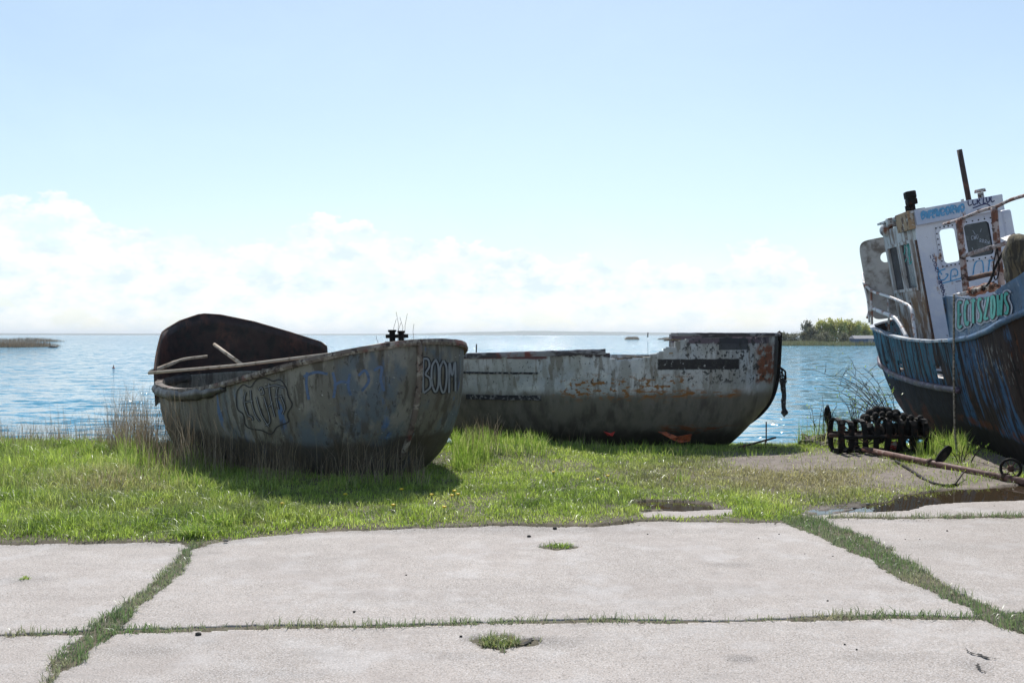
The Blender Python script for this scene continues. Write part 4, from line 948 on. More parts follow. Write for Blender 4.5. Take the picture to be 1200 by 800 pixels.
# roof + band along the front + box
bm = bmesh.new(); bx(bm, ((WX0+WX1)/2, (WY0+WY1)/2, WZ1+.02), (WX1-WX0+.10, WY1-WY0+.10, .04), bev=.008); roof = obj('roof', bm, M_whside, tr)
M_band = pm('pale_blue_white_band', (.42, .47, .60), [dict(col=(.6, .62, .68), sc=3, th=.55, so=.08), dict(col=(.2, .1, .06), sc=8, st=(1, 1, .4), th=.66, so=.03)], .5, 0, .2)
bm = bmesh.new(); bx(bm, ((WX0+WX1)/2-.02, WY1+.06, WZ1-.08), (WX1-WX0+.02, .05, .25), bev=.006); band = obj('roof_band', bm, M_band, tr)
bm = bmesh.new(); bx(bm, (WX1+.04, WY1-.30, WZ1-.10), (.10, .62, .30), bev=.01); obj('roof_box', bm, pm('brown_board', (.36, .24, .14), [dict(col=(.1, .05, .03), sc=7, th=.54, so=.05), dict(col=(.5, .46, .4), sc=10, th=.6, so=.04)], .8), tr)
# lower rear block of the house and the side bump at the right
bm = bmesh.new(); bx(bm, (WX0-.10, WY1-.55, 2.45), (.18, 1.0, 2.2), bev=.05); obj('side_locker', bm, M_wh, tr)
# vents, searchlight, mast
bm = bmesh.new(); tube(bm, [(WX0+.2, WY1-.15, WZ1+.04), (WX0+.2, WY1-.15, WZ1+.14)], [.05, .045], 10); tube(bm, [(WX0+.2, WY1-.15, WZ1+.15), (WX0+.2, WY1-.15, WZ1+.2)], [.09, .08], 10); obj('vent', bm, M_railwhite, tr, True)
bm = bmesh.new(); tube(bm, [(WX0+.5, WY1-.15, WZ1+.04), (WX0+.5, WY1-.15, WZ1+.09)], .025, 8); obj('vent', bm, M_railwhite, tr, True)
tube_o('mast', [(-.30, WY1-.25, WZ1+.02), (-.295, WY1-.25, WZ1+.9)], .042, pm('dark_mast', (.035, .022, .022), [dict(col=(.09, .04, .03), sc=6, th=.55, so=.06)], .7), tr, 10)
bm = bmesh.new(); tube(bm, [(.62, WY1-.2, WZ1+.02), (.62, WY1-.2, WZ1+.16)], .05, 8); bx(bm, (.62, WY1-.2, WZ1+.2), (.16, .15, .1), bev=.02); bx(bm, (.63, WY1-.18, WZ1+.31), (.17, .16, .13), bev=.03); bx(bm, (.70, WY1-.2, WZ1+.1), (.06, .06, .1), bev=.01); bx(bm, (.55, WY1-.2, WZ1+.05), (.22, .12, .04), bev=.01); obj('searchlight', bm, M_blackmetal, tr)
bm = bmesh.new(); bx(bm, (.78, WY0+.75, WZ1-.02), (.1, .12, .14), bev=.02); obj('vent', bm, M_railwhite, tr); bm = bmesh.new(); bmesh.ops.create_uvsphere(bm, u_segments=12, v_segments=8, radius=.12, matrix=Matrix.Translation((.70, WY0+.25, WZ1-.12))); obj('vent', bm, M_railwhite, tr, True)
# rounded side screen at the stern with its round hole
bm = bmesh.new(); rows = []; n_ = 48; c0 = mat_of(tr).inverted() @ at(1034, 326, 17.9); W_, H_ = .62, 1.45; US = Vector((-.86, .5, 0))
scr = []
for i in range(n_):
    a = 2*math.pi*i/n_; ca, sa = math.cos(a), math.sin(a)
    uo = math.copysign(abs(ca)**.45, ca)*W_/2; vo = math.copysign(abs(sa)**.22, sa)*H_/2
    ui = .12+.09*ca; vi = .36+.09*sa
    scr.append((bm.verts.new(c0+US*uo+Vector((0, 0, vo))), bm.verts.new(c0+US*ui+Vector((0, 0, vi)))))
for i in range(n_): a, b_ = scr[i], scr[(i+1) % n_]; bm.faces.new((a[0], b_[0], b_[1], a[1]))
sc_ = obj('side_screen', bm, pm('grey_weathered_screen', (.46, .44, .43), [dict(col=(.17, .14, .12), sc=2.5, th=.52, so=.08), dict(col=(.12, .055, .03), sc=7, th=.62, so=.04, rg=[('z', None, 2.1, .1, .4)])], .6, 0, .4), tr); solid(sc_, .02, 0)
sc_.rotation_euler = (0, 0, 0)

invt = mat_of(tr).inverted()
def lt(px, py, Y): return invt @ at(px, py, Y)
def ttube(name, pts, r, m, n=8, smooth_curve=True, k=5):
    P = [lt(*p) for p in pts]; P = catmull(P, k) if (smooth_curve and len(P) > 2) else P
    return tube_o(name, P, r, m, tr, n)
# stern rails
M_rail = pm('white_stern_rail', (.62, .60, .60), [dict(col=(.28, .12, .07), sc=6, th=.56, so=.05), dict(col=(.1, .05, .04), sc=14, th=.62, so=.04)], .45, 0, .2)
ttube('stern_rail', [(1012, 331, 18.1), (1022, 341, 17.9), (1040, 347, 17.2), (1055, 353, 16.6), (1067, 360, 16.1), (1070, 375, 15.9), (1073, 397, 15.7)], .026, M_rail)
ttube('stern_rail', [(1017, 373, 18.0), (1022, 362, 17.9), (1034, 366, 17.3), (1048, 372, 16.8), (1056, 382, 16.5), (1063, 396, 16.2)], .036, M_rail)
ttube('stern_rail', [(1013, 333, 18.2), (1011, 322, 18.5), (1015, 316, 18.7), (1020, 318, 18.9)], .014, M_rail)
ttube('rail_post', [(1012, 331, 18.1), (1017, 352, 18.0), (1019, 378, 17.9)], .018, M_rail)
ttube('rail_post', [(1021, 338, 17.95), (1022, 380, 17.9)], .022, M_rail)
ttube('rail_post', [(1041, 347, 17.2), (1042, 388, 17.2)], .018, M_railwhite)
# gallows frame before the wheelhouse
M_gal = pm('flaking_pink_white_pipe', (.40, .33, .32), [dict(col=(.16, .06, .035), sc=6, th=.5, so=.05), dict(col=(.05, .03, .025), sc=10, th=.56, so=.05)], .7, 0, .5)
ttube('gallows_post', [(1124, 258, 14.6), (1128, 300, 14.6), (1133, 346, 14.6)], .05, M_gal)
ttube('gallows_post', [(1165, 243, 13.6), (1169, 290, 13.6), (1174, 334, 13.6)], .048, M_gal)
ttube('gallows_rail', [(1106, 263, 15.4), (1125, 257, 14.6), (1150, 247, 13.9), (1168, 242, 13.55), (1185, 234, 13.1), (1215, 225, 12.4)], .024, M_gal)
ttube('gallows_rail', [(1127, 301, 14.6), (1148, 294, 14.0), (1166, 289, 13.6), (1186, 283, 13.2), (1215, 277, 12.5)], .03, M_gal)
ttube('gallows_rail', [(1134, 327, 14.6), (1160, 321, 14.0), (1190, 317, 13.4)], .036, M_rust)
ttube('cable', [(1178, 292, 13.5), (1168, 310, 13.5), (1160, 330, 13.5), (1152, 340, 13.5)], .018, M_blackmetal)
ttube('cable', [(1168, 291, 13.4), (1164, 315, 13.4), (1167, 328, 13.4), (1171, 316, 13.4), (1169, 291, 13.4)], .009, M_blackmetal)
# tarp hanging over the winch at the edge of the picture
def lump(name, c, s, m, parent, seed, sub=4, amp=.3, inv_=None):
    bm = bmesh.new(); bmesh.ops.create_icosphere(bm, subdivisions=sub, radius=1)
    for v_ in bm.verts:
        n = mnoise.noise(v_.co*1.7+Vector((seed, 0, 0)))*amp+mnoise.noise(v_.co*5+Vector((seed, 3, 0)))*amp*.35
        p = v_.co*(1+n); v_.co = Vector((p.x*s[0], p.y*s[1], p.z*s[2]))+Vector(c)
    return obj(name, bm, m, parent, True)
lump('winch_cover', lt(1199, 309, 12.6), (.22, .32, .36), pm('olive_brown_tarp', (.11, .085, .05), [dict(col=(.2, .16, .09), sc=4, st=(3, 3, .6), th=.54, so=.08), dict(col=(.04, .03, .02), sc=5, st=(3, 3, .5), th=.52, so=.06)], .9, 0, .8), tr, 3)
bm = bmesh.new(); q_ = [lt(1173, 280, 13.2), lt(1190, 274, 13.1), lt(1196, 282, 12.9), lt(1184, 285, 13.0)]
vs_ = [bm.verts.new(p) for p in q_]; bm.faces.new(vs_); solid(obj('canvas_flap', bm, M_railwhite, tr), .012)
# heap of rusty net on the deck behind the panel
M_rustnet = pm('rusty_scrap', (.24, .09, .05), [dict(col=(.45, .40, .34), sc=9, th=.56, so=.04), dict(col=(.06, .03, .02), sc=12, th=.54, so=.05)], .9, 0, .8)
for k, (px_a, py_a) in enumerate([(1142, 341), (1153, 338), (1161, 336)]): lump('scrap_heap', lt(px_a, py_a, 13.6), (.10, .12, .06), M_rustnet, tr, k*4, 3, .6)
bm = bmesh.new()
for k in range(7):
    p = lt(1120+k*3.5, 346-k*.8, 13.9); bx(bm, p, (.05, .05, .05), Euler((k, k*2, k)), bev=.01)
obj('scrap_heap', bm, M_railwhite, tr)
# graffiti on the wheelhouse and panels
pf = Proj(fw); 
v, f = strokes2d([[(1108, 315), (1101, 318), (1100, 326), (1106, 328), (1111, 322), (1108, 321)], [(1114, 330), (1115, 317), (1121, 316), (1122, 322), (1116, 324)], [(1126, 327), (1130, 314), (1133, 324)], [(1140, 324), (1143, 308), (1151, 306), (1153, 322)], [(1160, 304), (1158, 319)], [(1158, 306), (1167, 304)], [(1176, 312), (1171, 316), (1176, 320)], [(1104, 332), (1130, 325)], [(1098, 313), (1104, 322)]], 1.6); pf.put('graffiti', v, f, P_blue, .005)
for k, (s_, x_, y_) in enumerate((('"CONTRAST', 1091, 302), ('NOON', 1100, 333))):
    # small letters running down the wall
    for i, c_ in enumerate(s_):
        v, f = text2d(c_, x_+i*1.6, y_+i*5.2, 4, 4.6, fat=.02, sub=6) if c_ != '"' else strokes2d([[(1090, 299), (1091, 303)], [(1093, 298), (1094, 302)]], .8)
        pf.put('graffiti', v, f, P_navy, .005)
v, f = strokes2d([[(1128, 333), (1134, 331)], [(1131, 332), (1133, 340)], [(1120, 330), (1126, 329)]], 1.0); pf.put('graffiti', v, f, P_navy, .005)
pb = Proj(band)
v, f = strokes2d(scribble(1079, 257, 52, 9, 9, 12, slant=.19), 1.7); pb.put('graffiti', v, f, P_blue, .006)
v, f = strokes2d(scribble(1080, 254, 50, 6, 7, 31, slant=.19), 1.6); pb.put('graffiti', v, f, P_blue, .007)
v, f = strokes2d(scribble(1134, 241, 32, 8, 6, 22, slant=.16)+[[(1140, 244), (1155, 239), (1160, 243), (1145, 246)]], 1.4); pb.put('graffiti', v, f, P_navy, .008)
pp = Proj(bul)
LET = {'E': [[(.9, .95), (.2, 1), (.15, .5), (.15, 0), (.9, .05)], [(.2, .52), (.75, .5)]], 'C': [[(.9, .85), (.5, 1), (.12, .7), (.12, .3), (.5, 0), (.9, .15)]],
       'T': [[(.05, .95), (.5, 1), (.95, .9)], [(.5, 1), (.45, .5), (.5, 0)]], 'S': [[(.85, .9), (.4, 1), (.15, .75), (.5, .5), (.85, .28), (.6, 0), (.1, .08)]],
       'Z': [[(.1, .95), (.9, .95), (.5, .5), (.1, .05), (.95, .05)]], 'D': [[(.2, 1), (.15, .5), (.2, 0), (.7, .1), (.9, .5), (.7, .9), (.2, 1)]],
       'W': [[(.02, 1), (.22, 0), (.5, .7), (.75, 0), (.98, 1)]]}
mural = []
for i, c_ in enumerate('ECTSZDWS'):
    x0 = 1125.5+i*7.8
    for ln in LET[c_]: mural.append([(x0+u*5.2, 383.5-.29*(x0+u*5.2-1126)-t_*(29-.09*(x0-1126))) for u, t_ in ln])
for wd_, mm_, off_ in ((9.0, P_white, .022), (5.4, P_black, .026), (2.7, P_teal, .031)):
    v, f = strokes2d(mural, wd_); pp.put('graffiti', v, f, mm_, off_)
pws = [c for c in tr.children if c.name.startswith('window')]
# white scratches on the dark panes
for w_ in pws:
    for c_ in w_.children:
        if c_.name.startswith('pane'):
            pq = Proj(c_)
            if w_ is w2: v, f = strokes2d(scribble(1138, 281, 9, 5, 3, 8, slant=.15)+scribble(1148, 284, 12, 4, 4, 2, slant=-.2)+[[(1140, 270), (1143, 275)], [(1139, 290), (1141, 295), (1140, 298)], [(1150, 268), (1149, 272)]], .45)
            else: v, f = strokes2d(scribble(1041, 305, 5, 18, 1, 5)+scribble(1057, 308, 13, 26, 2, 3)+scribble(1056, 300, 12, 16, 2, 9), .9)
            pq.put('graffiti', v, f, P_teal if w_ is not w2 else P_white, .004)

# rope hanging down the trawler's side
tag(tube_o('rope', catmull([at(1118, 345, 13.15), at(1118, 400, 13.05), at(1118, 450, 13.05), at(1119, 500, 13.05), at(1121, 525, 13.0), at(1122, 533, 12.9)], 10), .013, M_rope, None, 6), 'long thin rope hanging down the side of the blue trawler', 'rope')

# ------------------------------------------------------------------ fishing gear by the trawler
rg_ = thing('roller_cage', 'black barrel shaped iron cage of hoops lying on the bare ground beside the long pole', 'fishing gear', (at(1032, 530, 13.4).x, 13.5, 0))
rad = .215
for k in range(8):
    xk = -.56+k*.16+random.uniform(-.02, .02); bm = bmesh.new(); n_ = 28; rr = rad*(1+random.uniform(-.08, .08)); rings = []; tl = random.uniform(-.12, .12)
    for i in range(n_):
        a = 2*math.pi*i/n_; sq = 1/max(abs(math.cos(a)), abs(math.sin(a)))**.6
        d = Vector((0, math.cos(a), math.sin(a)))*rr*sq*.92; d.x = d.z*tl
        rings.append([bm.verts.new(Vector((xk+e, 0, rad+.02))+Vector((d.x, d.y*(1+q_), d.z*(1+q_)))) for e, q_ in ((-.034, 0), (.034, 0), (.034, .16), (-.034, .16))])
    for i in range(n_):
        a, b_ = rings[i], rings[(i+1) % n_]
        for j in range(4): bm.faces.new((a[j], a[(j+1) % 4], b_[(j+1) % 4], b_[j]))
    obj('hoop', wob(bm, .01, 9), M_blackmetal, rg_)
for (yy, zz, rr) in ((-.215, .23, .026), (.215, .25, .026), (-.1, .03, .02), (.1, .03, .02)): tube_o('bar', [(-.6, yy, zz), (0, yy, zz+.01), (.62, yy, zz-.01)], rr, M_blackmetal, rg_, 6)
for k in range(7): lump('roller', (-.12+k*.125, random.uniform(-.05, .05), .30+random.uniform(-.05, .05)), (.065, .14, .10+.04*random.random()), M_rubber, rg_, k*3, 3, .25)
tube_o('axle', [(-.66, 0, rad+.02), (.66, 0, rad+.02)], .03, M_rust, rg_)
r_ = random.Random(11)
for k in range(5):
    P_ = [Vector((r_.uniform(-.6, .65), r_.uniform(-.3, .1), r_.uniform(.02, .5))) for _ in range(5)]; P_.sort(key=lambda p: p.x)
    tube_o('loose_wire', catmull(P_, 6), r_.choice([.006, .01, .012]), M_rust if k % 2 else M_blackmetal, rg_, 5)
# string of rubber bobbins on top
def bobbins(name, label, P, n, r, group):
    t_ = thing(name, label, 'fishing gear', P[0], group=group); Q = catmull(P, 20)
    for k in range(n):
        p = Q[int((len(Q)-1)*(k+.5)/n)]-P[0]; bm = bmesh.new(); bmesh.ops.create_uvsphere(bm, u_segments=12, v_segments=8, radius=r*(1+random.uniform(-.12, .12)))
        for v_ in bm.verts: v_.co.x *= .75; v_.co += p+Vector((0, 0, 0))
        obj('bobbin', bm, M_rubber, t_, True)
    tube_o('cord', [q_-P[0] for q_ in Q], .014, M_rope, t_, 5)
    return t_
X0g = rg_.location.x
bobbins('bobbin_string', 'string of black rubber bobbins draped along the top of the hooped cage', [Vector((X0g-.20, 13.45, .47)), Vector((X0g+.05, 13.4, .52)), Vector((X0g+.3, 13.42, .49)), Vector((X0g+.62, 13.45, .45))], 8, .055, 'rubber bobbins on the iron cage')
bobbins('bobbin_string', 'heap of larger black rubber bobbins piled behind the hooped cage', [Vector((X0g-.1, 13.85, .40)), Vector((X0g+.1, 13.85, .53)), Vector((X0g+.3, 13.87, .50)), Vector((X0g+.55, 13.85, .42))], 7, .085, 'rubber bobbins on the iron cage')
tag(lump('rag', (X0g+.20, 13.5, .09), (.09, .06, .07), pm('red_cloth', (.5, .04, .03), [dict(col=(.7, .6, .55), sc=8, th=.55, so=.05)], .9), None, 2, 3, .5), 'small red and white rag inside the hooped iron cage', 'rag')
# tangled tan rope on the shore
bm = bmesh.new(); r_ = random.Random(4)
for k in range(7):
    c = Vector((at(970, 520, 14.6).x+r_.uniform(-.22, .22), 14.6+r_.uniform(-.15, .15), -.06+.02*k)); P_ = [c+Vector((r_.uniform(.12, .26)*math.cos(a), r_.uniform(.08, .16)*math.sin(a), .04+.03*math.sin(a*3+k))) for a in np.linspace(0, 6, 10)]
    tube(bm, catmull(P_, 4), .018, 6)
tag(obj('rope_coil', bm, M_rope, None, True), 'loose tan rope heaped on the shore left of the hooped iron cage', 'rope')

# the long pole
pole_a, pole_b = Vector((at(1012, 529, 13.3).x, 13.3, .07)), Vector((at(1200, 571, 10.55).x, 10.55, .045))
pole_e = pole_b+(pole_b-pole_a)*.45
pl_ = thing('steel_pole', 'long rusty steel pipe lying slanted across the puddle from the hooped cage', 'pipe', pole_a)
tube_o('pipe', [Vector(), (pole_b-pole_a)*.5+Vector((0, 0, -.004)), pole_e-pole_a], .04, M_pole, pl_, 12)
def ppos(px):
    f_ = lambda k: 600+F*(pole_a+(pole_b-pole_a)*k).x/(pole_a+(pole_b-pole_a)*k).y
    lo, hi = 0, 1.5
    for _ in range(30):
        m_ = (lo+hi)/2
        if f_(m_) < px: lo = m_
        else: hi = m_
    return (pole_b-pole_a)*lo
d_ = (pole_b-pole_a).normalized()
c_ = ppos(1098); bm = bmesh.new(); 
pts_ = []
for i in range(20):
    a = 2*math.pi*i/20; pts_.append((math.copysign(abs(math.cos(a))**.7, math.cos(a))*.055, math.copysign(abs(math.sin(a))**.8, math.sin(a))*.13))
A_ = [bm.verts.new(c_+Vector((.08, 0, .11))+Vector((u*.8+v_*.62, -.015, v_*.8-u*.5))) for u, v_ in pts_]; B_ = [bm.verts.new(v_.co+Vector((0, .03, 0))) for v_ in A_]
bm.faces.new(A_); bm.faces.new(B_[::-1])
for i in range(20): bm.faces.new((A_[i], A_[(i+1) % 20], B_[(i+1) % 20], B_[i]))
obj('paddle', bm, M_rubber, pl_)
for px_a in (1091, 1178):
    c_ = ppos(px_a); tube_o('collar', [c_-d_*.03, c_+d_*.03], .052, M_rust, pl_, 12)
# hose lying by the pole
tag(tube_o('hose', catmull([Vector((*gp(1050, 543), .03)), Vector((*gp(1072, 556), .02)), Vector((*gp(1088, 566), .02)), Vector((*gp(1106, 571), .02)), Vector((*gp(1122, 570), .02))], 8), .018, M_blackmetal), 'black hose lying on the mud in front of the long pipe', 'hose')
tag(tube_o('stick', [Vector((*gp(1120, 570), .03)), Vector((*gp(1130, 562), .09))], .008, M_blackmetal), 'thin dark twig sticking out of the mud beside the black hose', 'stick')
# pulley wheel at the right edge
c_ = pole_a+ppos(1188)+Vector((.03, .12, .10)); wh = thing('pulley_wheel', 'small dark spoked wheel leaning behind the long pipe at the right edge', 'wheel', c_, (0, 0, R(-20)))
bm = bmesh.new(); tube(bm, [Vector((.10*math.cos(a), 0, .10*math.sin(a))) for a in np.linspace(0, 2*math.pi, 29)], .015, 8, caps=False); obj('rim', bm, M_blackmetal, wh, True)
bm = bmesh.new()
for a in np.linspace(0, math.pi, 4)[:-1]: tube(bm, [Vector((-.10*math.cos(a), 0, -.10*math.sin(a))), Vector((.10*math.cos(a), 0, .10*math.sin(a)))], .006, 6)
obj('spoke', bm, M_rust, wh); tube_o('hub', [(0, -.03, 0), (0, .03, 0)], .035, M_rust, wh, 10)
# bars under the bow of the white boat
bt = thing('metal_trestle', 'low rusty trestle of thin bars lying under the bow of the white boat', 'trestle', Vector((*gp(880, 528), 0)))
def trs(name, A, B, r, Yd=(14, 14)): tube_o(name, [at(A[0], A[1], Yd[0])-bt.location, at(B[0], B[1], Yd[1])-bt.location], r, M_rust, bt, 6)
trs('bar', (848, 529), (909, 512.5), .014, (13.6, 14.2)); trs('bar', (862, 524.5), (911, 524), .010, (13.9, 13.9)); trs('post', (898, 494), (898, 518), .010, (14.4, 14.4)); trs('post', (873, 521), (873, 531), .012, (13.7, 13.6)); trs('post', (897, 516), (897, 529), .010, (13.9, 13.8))

# ------------------------------------------------------------------ small things on the ground
M_stone = pm('stone', (.3, .28, .25), [dict(col=(.15, .14, .12), sc=9, th=.5, so=.1)], .9, 0, .4)
def pebble(name, label, px, py, r, m, cat='stone', group=None, seed=0, z=0, squash=.6):
    X, Y = gp(px, py); o = lump(name, (0, 0, 0), (r, r*.8, r*squash), m, None, seed, 2, .35); o.location = (X, Y, z+r*squash*.7); return tag(o, label, cat, group)
M_dark = flat('dark_pebble', (.025, .022, .02))
pebble('stone', 'black pebble on the slab just below the grassy joint at the lower left', 232, 744, .017, M_dark, seed=1)
pebble('stone', 'black pebble on the middle slab near its far grassy edge', 620, 629, .017, M_dark, seed=2)
pebble('stone', 'black pebble at the edge of the grass above the small weed', 650, 620, .02, M_dark, seed=3)
for i, (a, b_) in enumerate([(759, 626), (889, 631), (913, 626), (976, 652), (1061, 632), (1078, 632), (943, 649), (415, 717), (970, 704), (990, 755), (1110, 622), (540, 746), (476, 674), (1004, 761), (832, 604)]):
    pebble('grit', 'tiny dark bit of grit lying on the concrete slabs', a, b_, .005+.004*random.random(), M_dark, 'grit', 'tiny grit scattered on the slabs', i+10)
st_pts = [(300, 627), (322, 626), (346, 624), (392, 616), (481, 617), (497, 616), (515, 617), (372, 621), (1018, 590), (560, 614), (905, 613), (776, 588), (258, 634), (1100, 560), (940, 552), (1070, 588)]
for i, (a, b_) in enumerate(st_pts):
    pebble('stone', 'small pale stone lying in the dirt between grass and slabs', a+random.uniform(-8, 8), b_+random.uniform(-3, 3), .006+.018*random.random()**2, M_stone, 'stone', 'small pale stones at the edge of the grass', i+40, z=.01)
# gravel and soil crumbs, far too many to count
N = 110000
x, y = scatter(N, -5.5, 6.5, 4.6, 13.5); px, py = topx(x, y)
w = .8*(np.hypot((px-868)/22, (py-772)/5) < 1)+.8*((np.hypot((px-600)/45, (py-752)/9) < 1) & ~concrete(x, y))+.9*np.exp(-((y-edgeY(x)-.02)/.10)**2)*(fbm(x, y, 2, 41) > .42)+.55*bare_shade_mask(px, py)*(~inpoly(x, y, P_RIGHT))*fbm(x, y, 3, 43)
k = rng.random(N) < w*.35; x, y = x[k], y[k]; n = len(x); rr = (.003+.010*rng.random(n)**2.5)*np.clip(y/9, .6, 1.2)
z = np.maximum(groundz(x, y), np.where(concrete(x, y), .0, -1))
D = np.array([(1, 0, -.3), (-.4, .8, -.3), (-.5, -.8, -.3), (.1, 0, .8)]); D = D[None]*(.7+.6*rng.random((n, 4, 1)))
V = np.stack([x, y, z+rr*.2], -1)[:, None]+D*rr[:, None, None]; b = np.arange(n)[:, None]*4
c = colmix([(.06, .05, .04), (.2, .17, .14), (.4, .37, .33)], rng.random(n))
g = npmesh('gravel', V.reshape(-1, 3), [b+np.array([0, 1, 3]), b+np.array([1, 2, 3]), b+np.array([2, 0, 3])], M_dry, None, np.repeat(c, 4, 0)); tag(g, 'loose gravel and soil crumbs along the edge of the slabs and on the bare ground', 'gravel', kind='stuff')
# dandelions
def flower(px, py, label, group=None):
    X, Y = gp(px, py); t_ = thing('dandelion', label, 'flower', (X, Y, .0), group=group)
    h = random.uniform(.07, .11); tube_o('stem', [(0, 0, 0), (.005, 0, h)], .003, M_stem, t_, 5)
    bm = bmesh.new(); bmesh.ops.create_uvsphere(bm, u_segments=10, v_segments=6, radius=.021)
    for v_ in bm.verts: v_.co.z = v_.co.z*.5+h; v_.co.x += .005
    obj('bloom', bm, M_yel, t_, True)
M_stem = flat('flower_stem', (.06, .12, .03)); M_yel = flat('dandelion_petals', (.75, .52, .02), .6, 0, .8)
for p in [(532, 587), (529, 591), (536, 590), (505, 588), (470, 585), (648, 561), (520, 608), (460, 604), (712, 566), (404, 588), (330, 600), (700, 572)]: flower(*p, 'yellow dandelion in the grass in front of the boats', 'yellow dandelions in the grass')
# orange flap hanging under the white boat and a red scrap in the weeds
bm = bmesh.new(); P_ = [at(a, b_, 14.05) for a, b_ in ((771, 506), (782, 507), (793, 511), (811, 508), (809, 517), (796, 519), (786, 514))]
bm.faces.new([bm.verts.new(p+Vector((0, .05*math.sin(i*2), 0))) for i, p in enumerate(P_)]); bmesh.ops.triangulate(bm, faces=bm.faces)
solid(tag(obj('plastic_scrap', bm, pm('orange_plastic', (.42, .10, .035), [dict(col=(.1, .03, .02), sc=9, th=.52, so=.08)], .7)), 'torn orange plastic scrap caught under the white boat', 'scrap'), .01)
bm = bmesh.new(); P_ = [at(a, b_, 13.7) for a, b_ in ((707, 505), (716, 508), (721, 505), (718, 511), (712, 510))]
bm.faces.new([bm.verts.new(p+Vector((0, .03*math.sin(i*2), 0))) for i, p in enumerate(P_)]); bmesh.ops.triangulate(bm, faces=bm.faces)
solid(tag(obj('plastic_scrap', bm, flat('red_plastic', (.45, .03, .02))), 'tiny red scrap caught on weed stems before the white boat', 'scrap'), .006)

# ------------------------------------------------------------------ bare bramble at the trawler's stern
def shrub(name, label, px, Y, n, h, spread, seed, leaves=0, cat='bush', lean=0):
    r = random.Random(seed); X = (px-600)/F*Y; z0 = float(groundz(np.array([X]), np.array([Y]))[0])
    t_ = thing(name, label, cat, (X, Y, z0)); bm = bmesh.new(); tips = []
    for k in range(n):
        a = r.uniform(0, 2*math.pi); l_ = h*r.uniform(.5, 1); dx = math.cos(a)*spread*r.random()+lean*l_; dy = math.sin(a)*spread*.5*r.random()
        b0 = Vector((r.uniform(-.08, .08), r.uniform(-.08, .08), -.03)); P_ = [b0, b0+Vector((dx*.25, dy*.3, l_*.4)), b0+Vector((dx*.7, dy*.7, l_*.8)), b0+Vector((dx*1.2, dy, l_))]
        Q = catmull(P_, 3); tube(bm, Q, [.007-.005*i/len(Q) for i in range(len(Q))], 4)
        for j in range(r.randrange(2, 5)):
            q_ = Q[r.randrange(3, len(Q))]; e = q_+Vector((r.uniform(-.2, .2), r.uniform(-.1, .1), r.uniform(.05, .25)))*h*.6; tube(bm, [q_, (q_+e)/2+Vector((.01, 0, .01)), e], [.004, .003, .0015], 4); tips.append(e)
        tips.append(Q[-1])
    obj('stems', bm, pm('dark_twigs', (.045, .03, .025), [], .85, 0, 0), t_)
    if leaves:
        n_ = leaves; P0 = np.array([list(tips[r.randrange(len(tips))]) for _ in range(n_)])+rng.normal(0, .03, (n_, 3))*h
        C_ = colmix(greens, rng.random(n_)); blades('leaves', P0, .03+.03*rng.random(n_), .015, C_, M_grass, lean=1.0, parent=t_)
    return t_
shrub('bramble', 'bare dark bramble arching over the water left of the trawler stern', 1052, 15.2, 26, 1.25, .5, 3, 60, lean=-.55)
shrub('bramble', 'thin leafless shrub rising from the reeds behind the hooped iron cage', 1004, 15.6, 14, .95, .5, 5, 80)
shrub('bramble', 'few dark twigs rising from the shore beside the black rag', 962, 15.6, 6, .9, .35, 9, 20)
shrub('weed', 'dark weed with curled stems under the trawler beside the hanging rope', 1131, 12.3, 7, .32, .3, 12, 40, cat='weed')
rgf = thing('stake', 'short stake with a tattered black rag on the shore left of the cage', 'stake', Vector((at(970, 500, 15.4).x, 15.4, -.15)))
tube_o('post', [(0, 0, 0), (-.01, 0, .55)], .012, M_blackmetal, rgf, 6)
lump('rag', (0, 0, .5), (.045, .04, .15), M_rubber, rgf, 7, 3, .5)
def weedpatch(name, label, px, py, n, r, h, col):
    X, Y = gp(px, py); a = rng.random(n)*2*np.pi; rr = rng.random(n)**.6*r; P0 = np.stack([X+np.cos(a)*rr, Y+np.sin(a)*rr*.7, np.full(n, -.01)], -1)
    o = blades(name, P0-np.array([X, Y, 0]), h*(.5+rng.random(n)), .008, colmix(col, rng.random(n)), M_grass, lean=.9); o.location = (X, Y, 0); tag(o, label, 'weed'); return o
weedpatch('weed', 'small lone green weed growing in a hole of the middle slab', 655, 640, 110, .10, .035, greens)
weedpatch('weed', 'low tuft of grass growing from the broken hollow in the nearest slab', 585, 753, 260, .10, .038, [(.12, .17, .06), (.22, .27, .09), (.36, .32, .2)])
weedpatch('weed', 'bushy grass clump at the top of the left slab joint', 226, 630, 420, .13, .10, greens)
weedpatch('weed', 'tiny green weed on the dark stain of the left slab', 29, 678, 40, .035, .03, greens)
weedpatch('weed', 'broad leaved weed at the grass edge right of the left joint', 258, 618, 160, .12, .14, greens)

# ------------------------------------------------------------------ far things on the water
def reedbed(name, label, x0, x1, Y, h, n, cols, depth, base=-.46):
    t_Y = rng.uniform(Y-depth/2, Y+depth/2, n); X = (rng.uniform(x0, x1, n)-600)/F*Y
    prof_ = .45+.75*fbm(X, t_Y*0, .18, 66); u = (X-(x0-600)/F*Y)/((x1-x0)/F*Y); prof_ *= np.clip(np.minimum(u, 1-u)*7, .15, 1)**.5
    P0 = np.stack([X, t_Y, np.full(n, base)], -1); o = blades(name, P0, h*prof_*(.6+.5*rng.random(n)), h*.035, colmix(cols, rng.random(n)), M_dry, lean=.12); return tag(o, label, 'reeds', kind='stuff')
brown = [(.12, .085, .055), (.2, .15, .10), (.26, .20, .14)]
reedbed('reed_bed', 'low brown reed bed on the water at the far left', -60, 54, 165, 1.35, 5000, brown, 12)
reedbed('reed_bed', 'small dark reed bed far out left of the wooded island', 733, 748, 420, 1.8, 900, brown, 10)
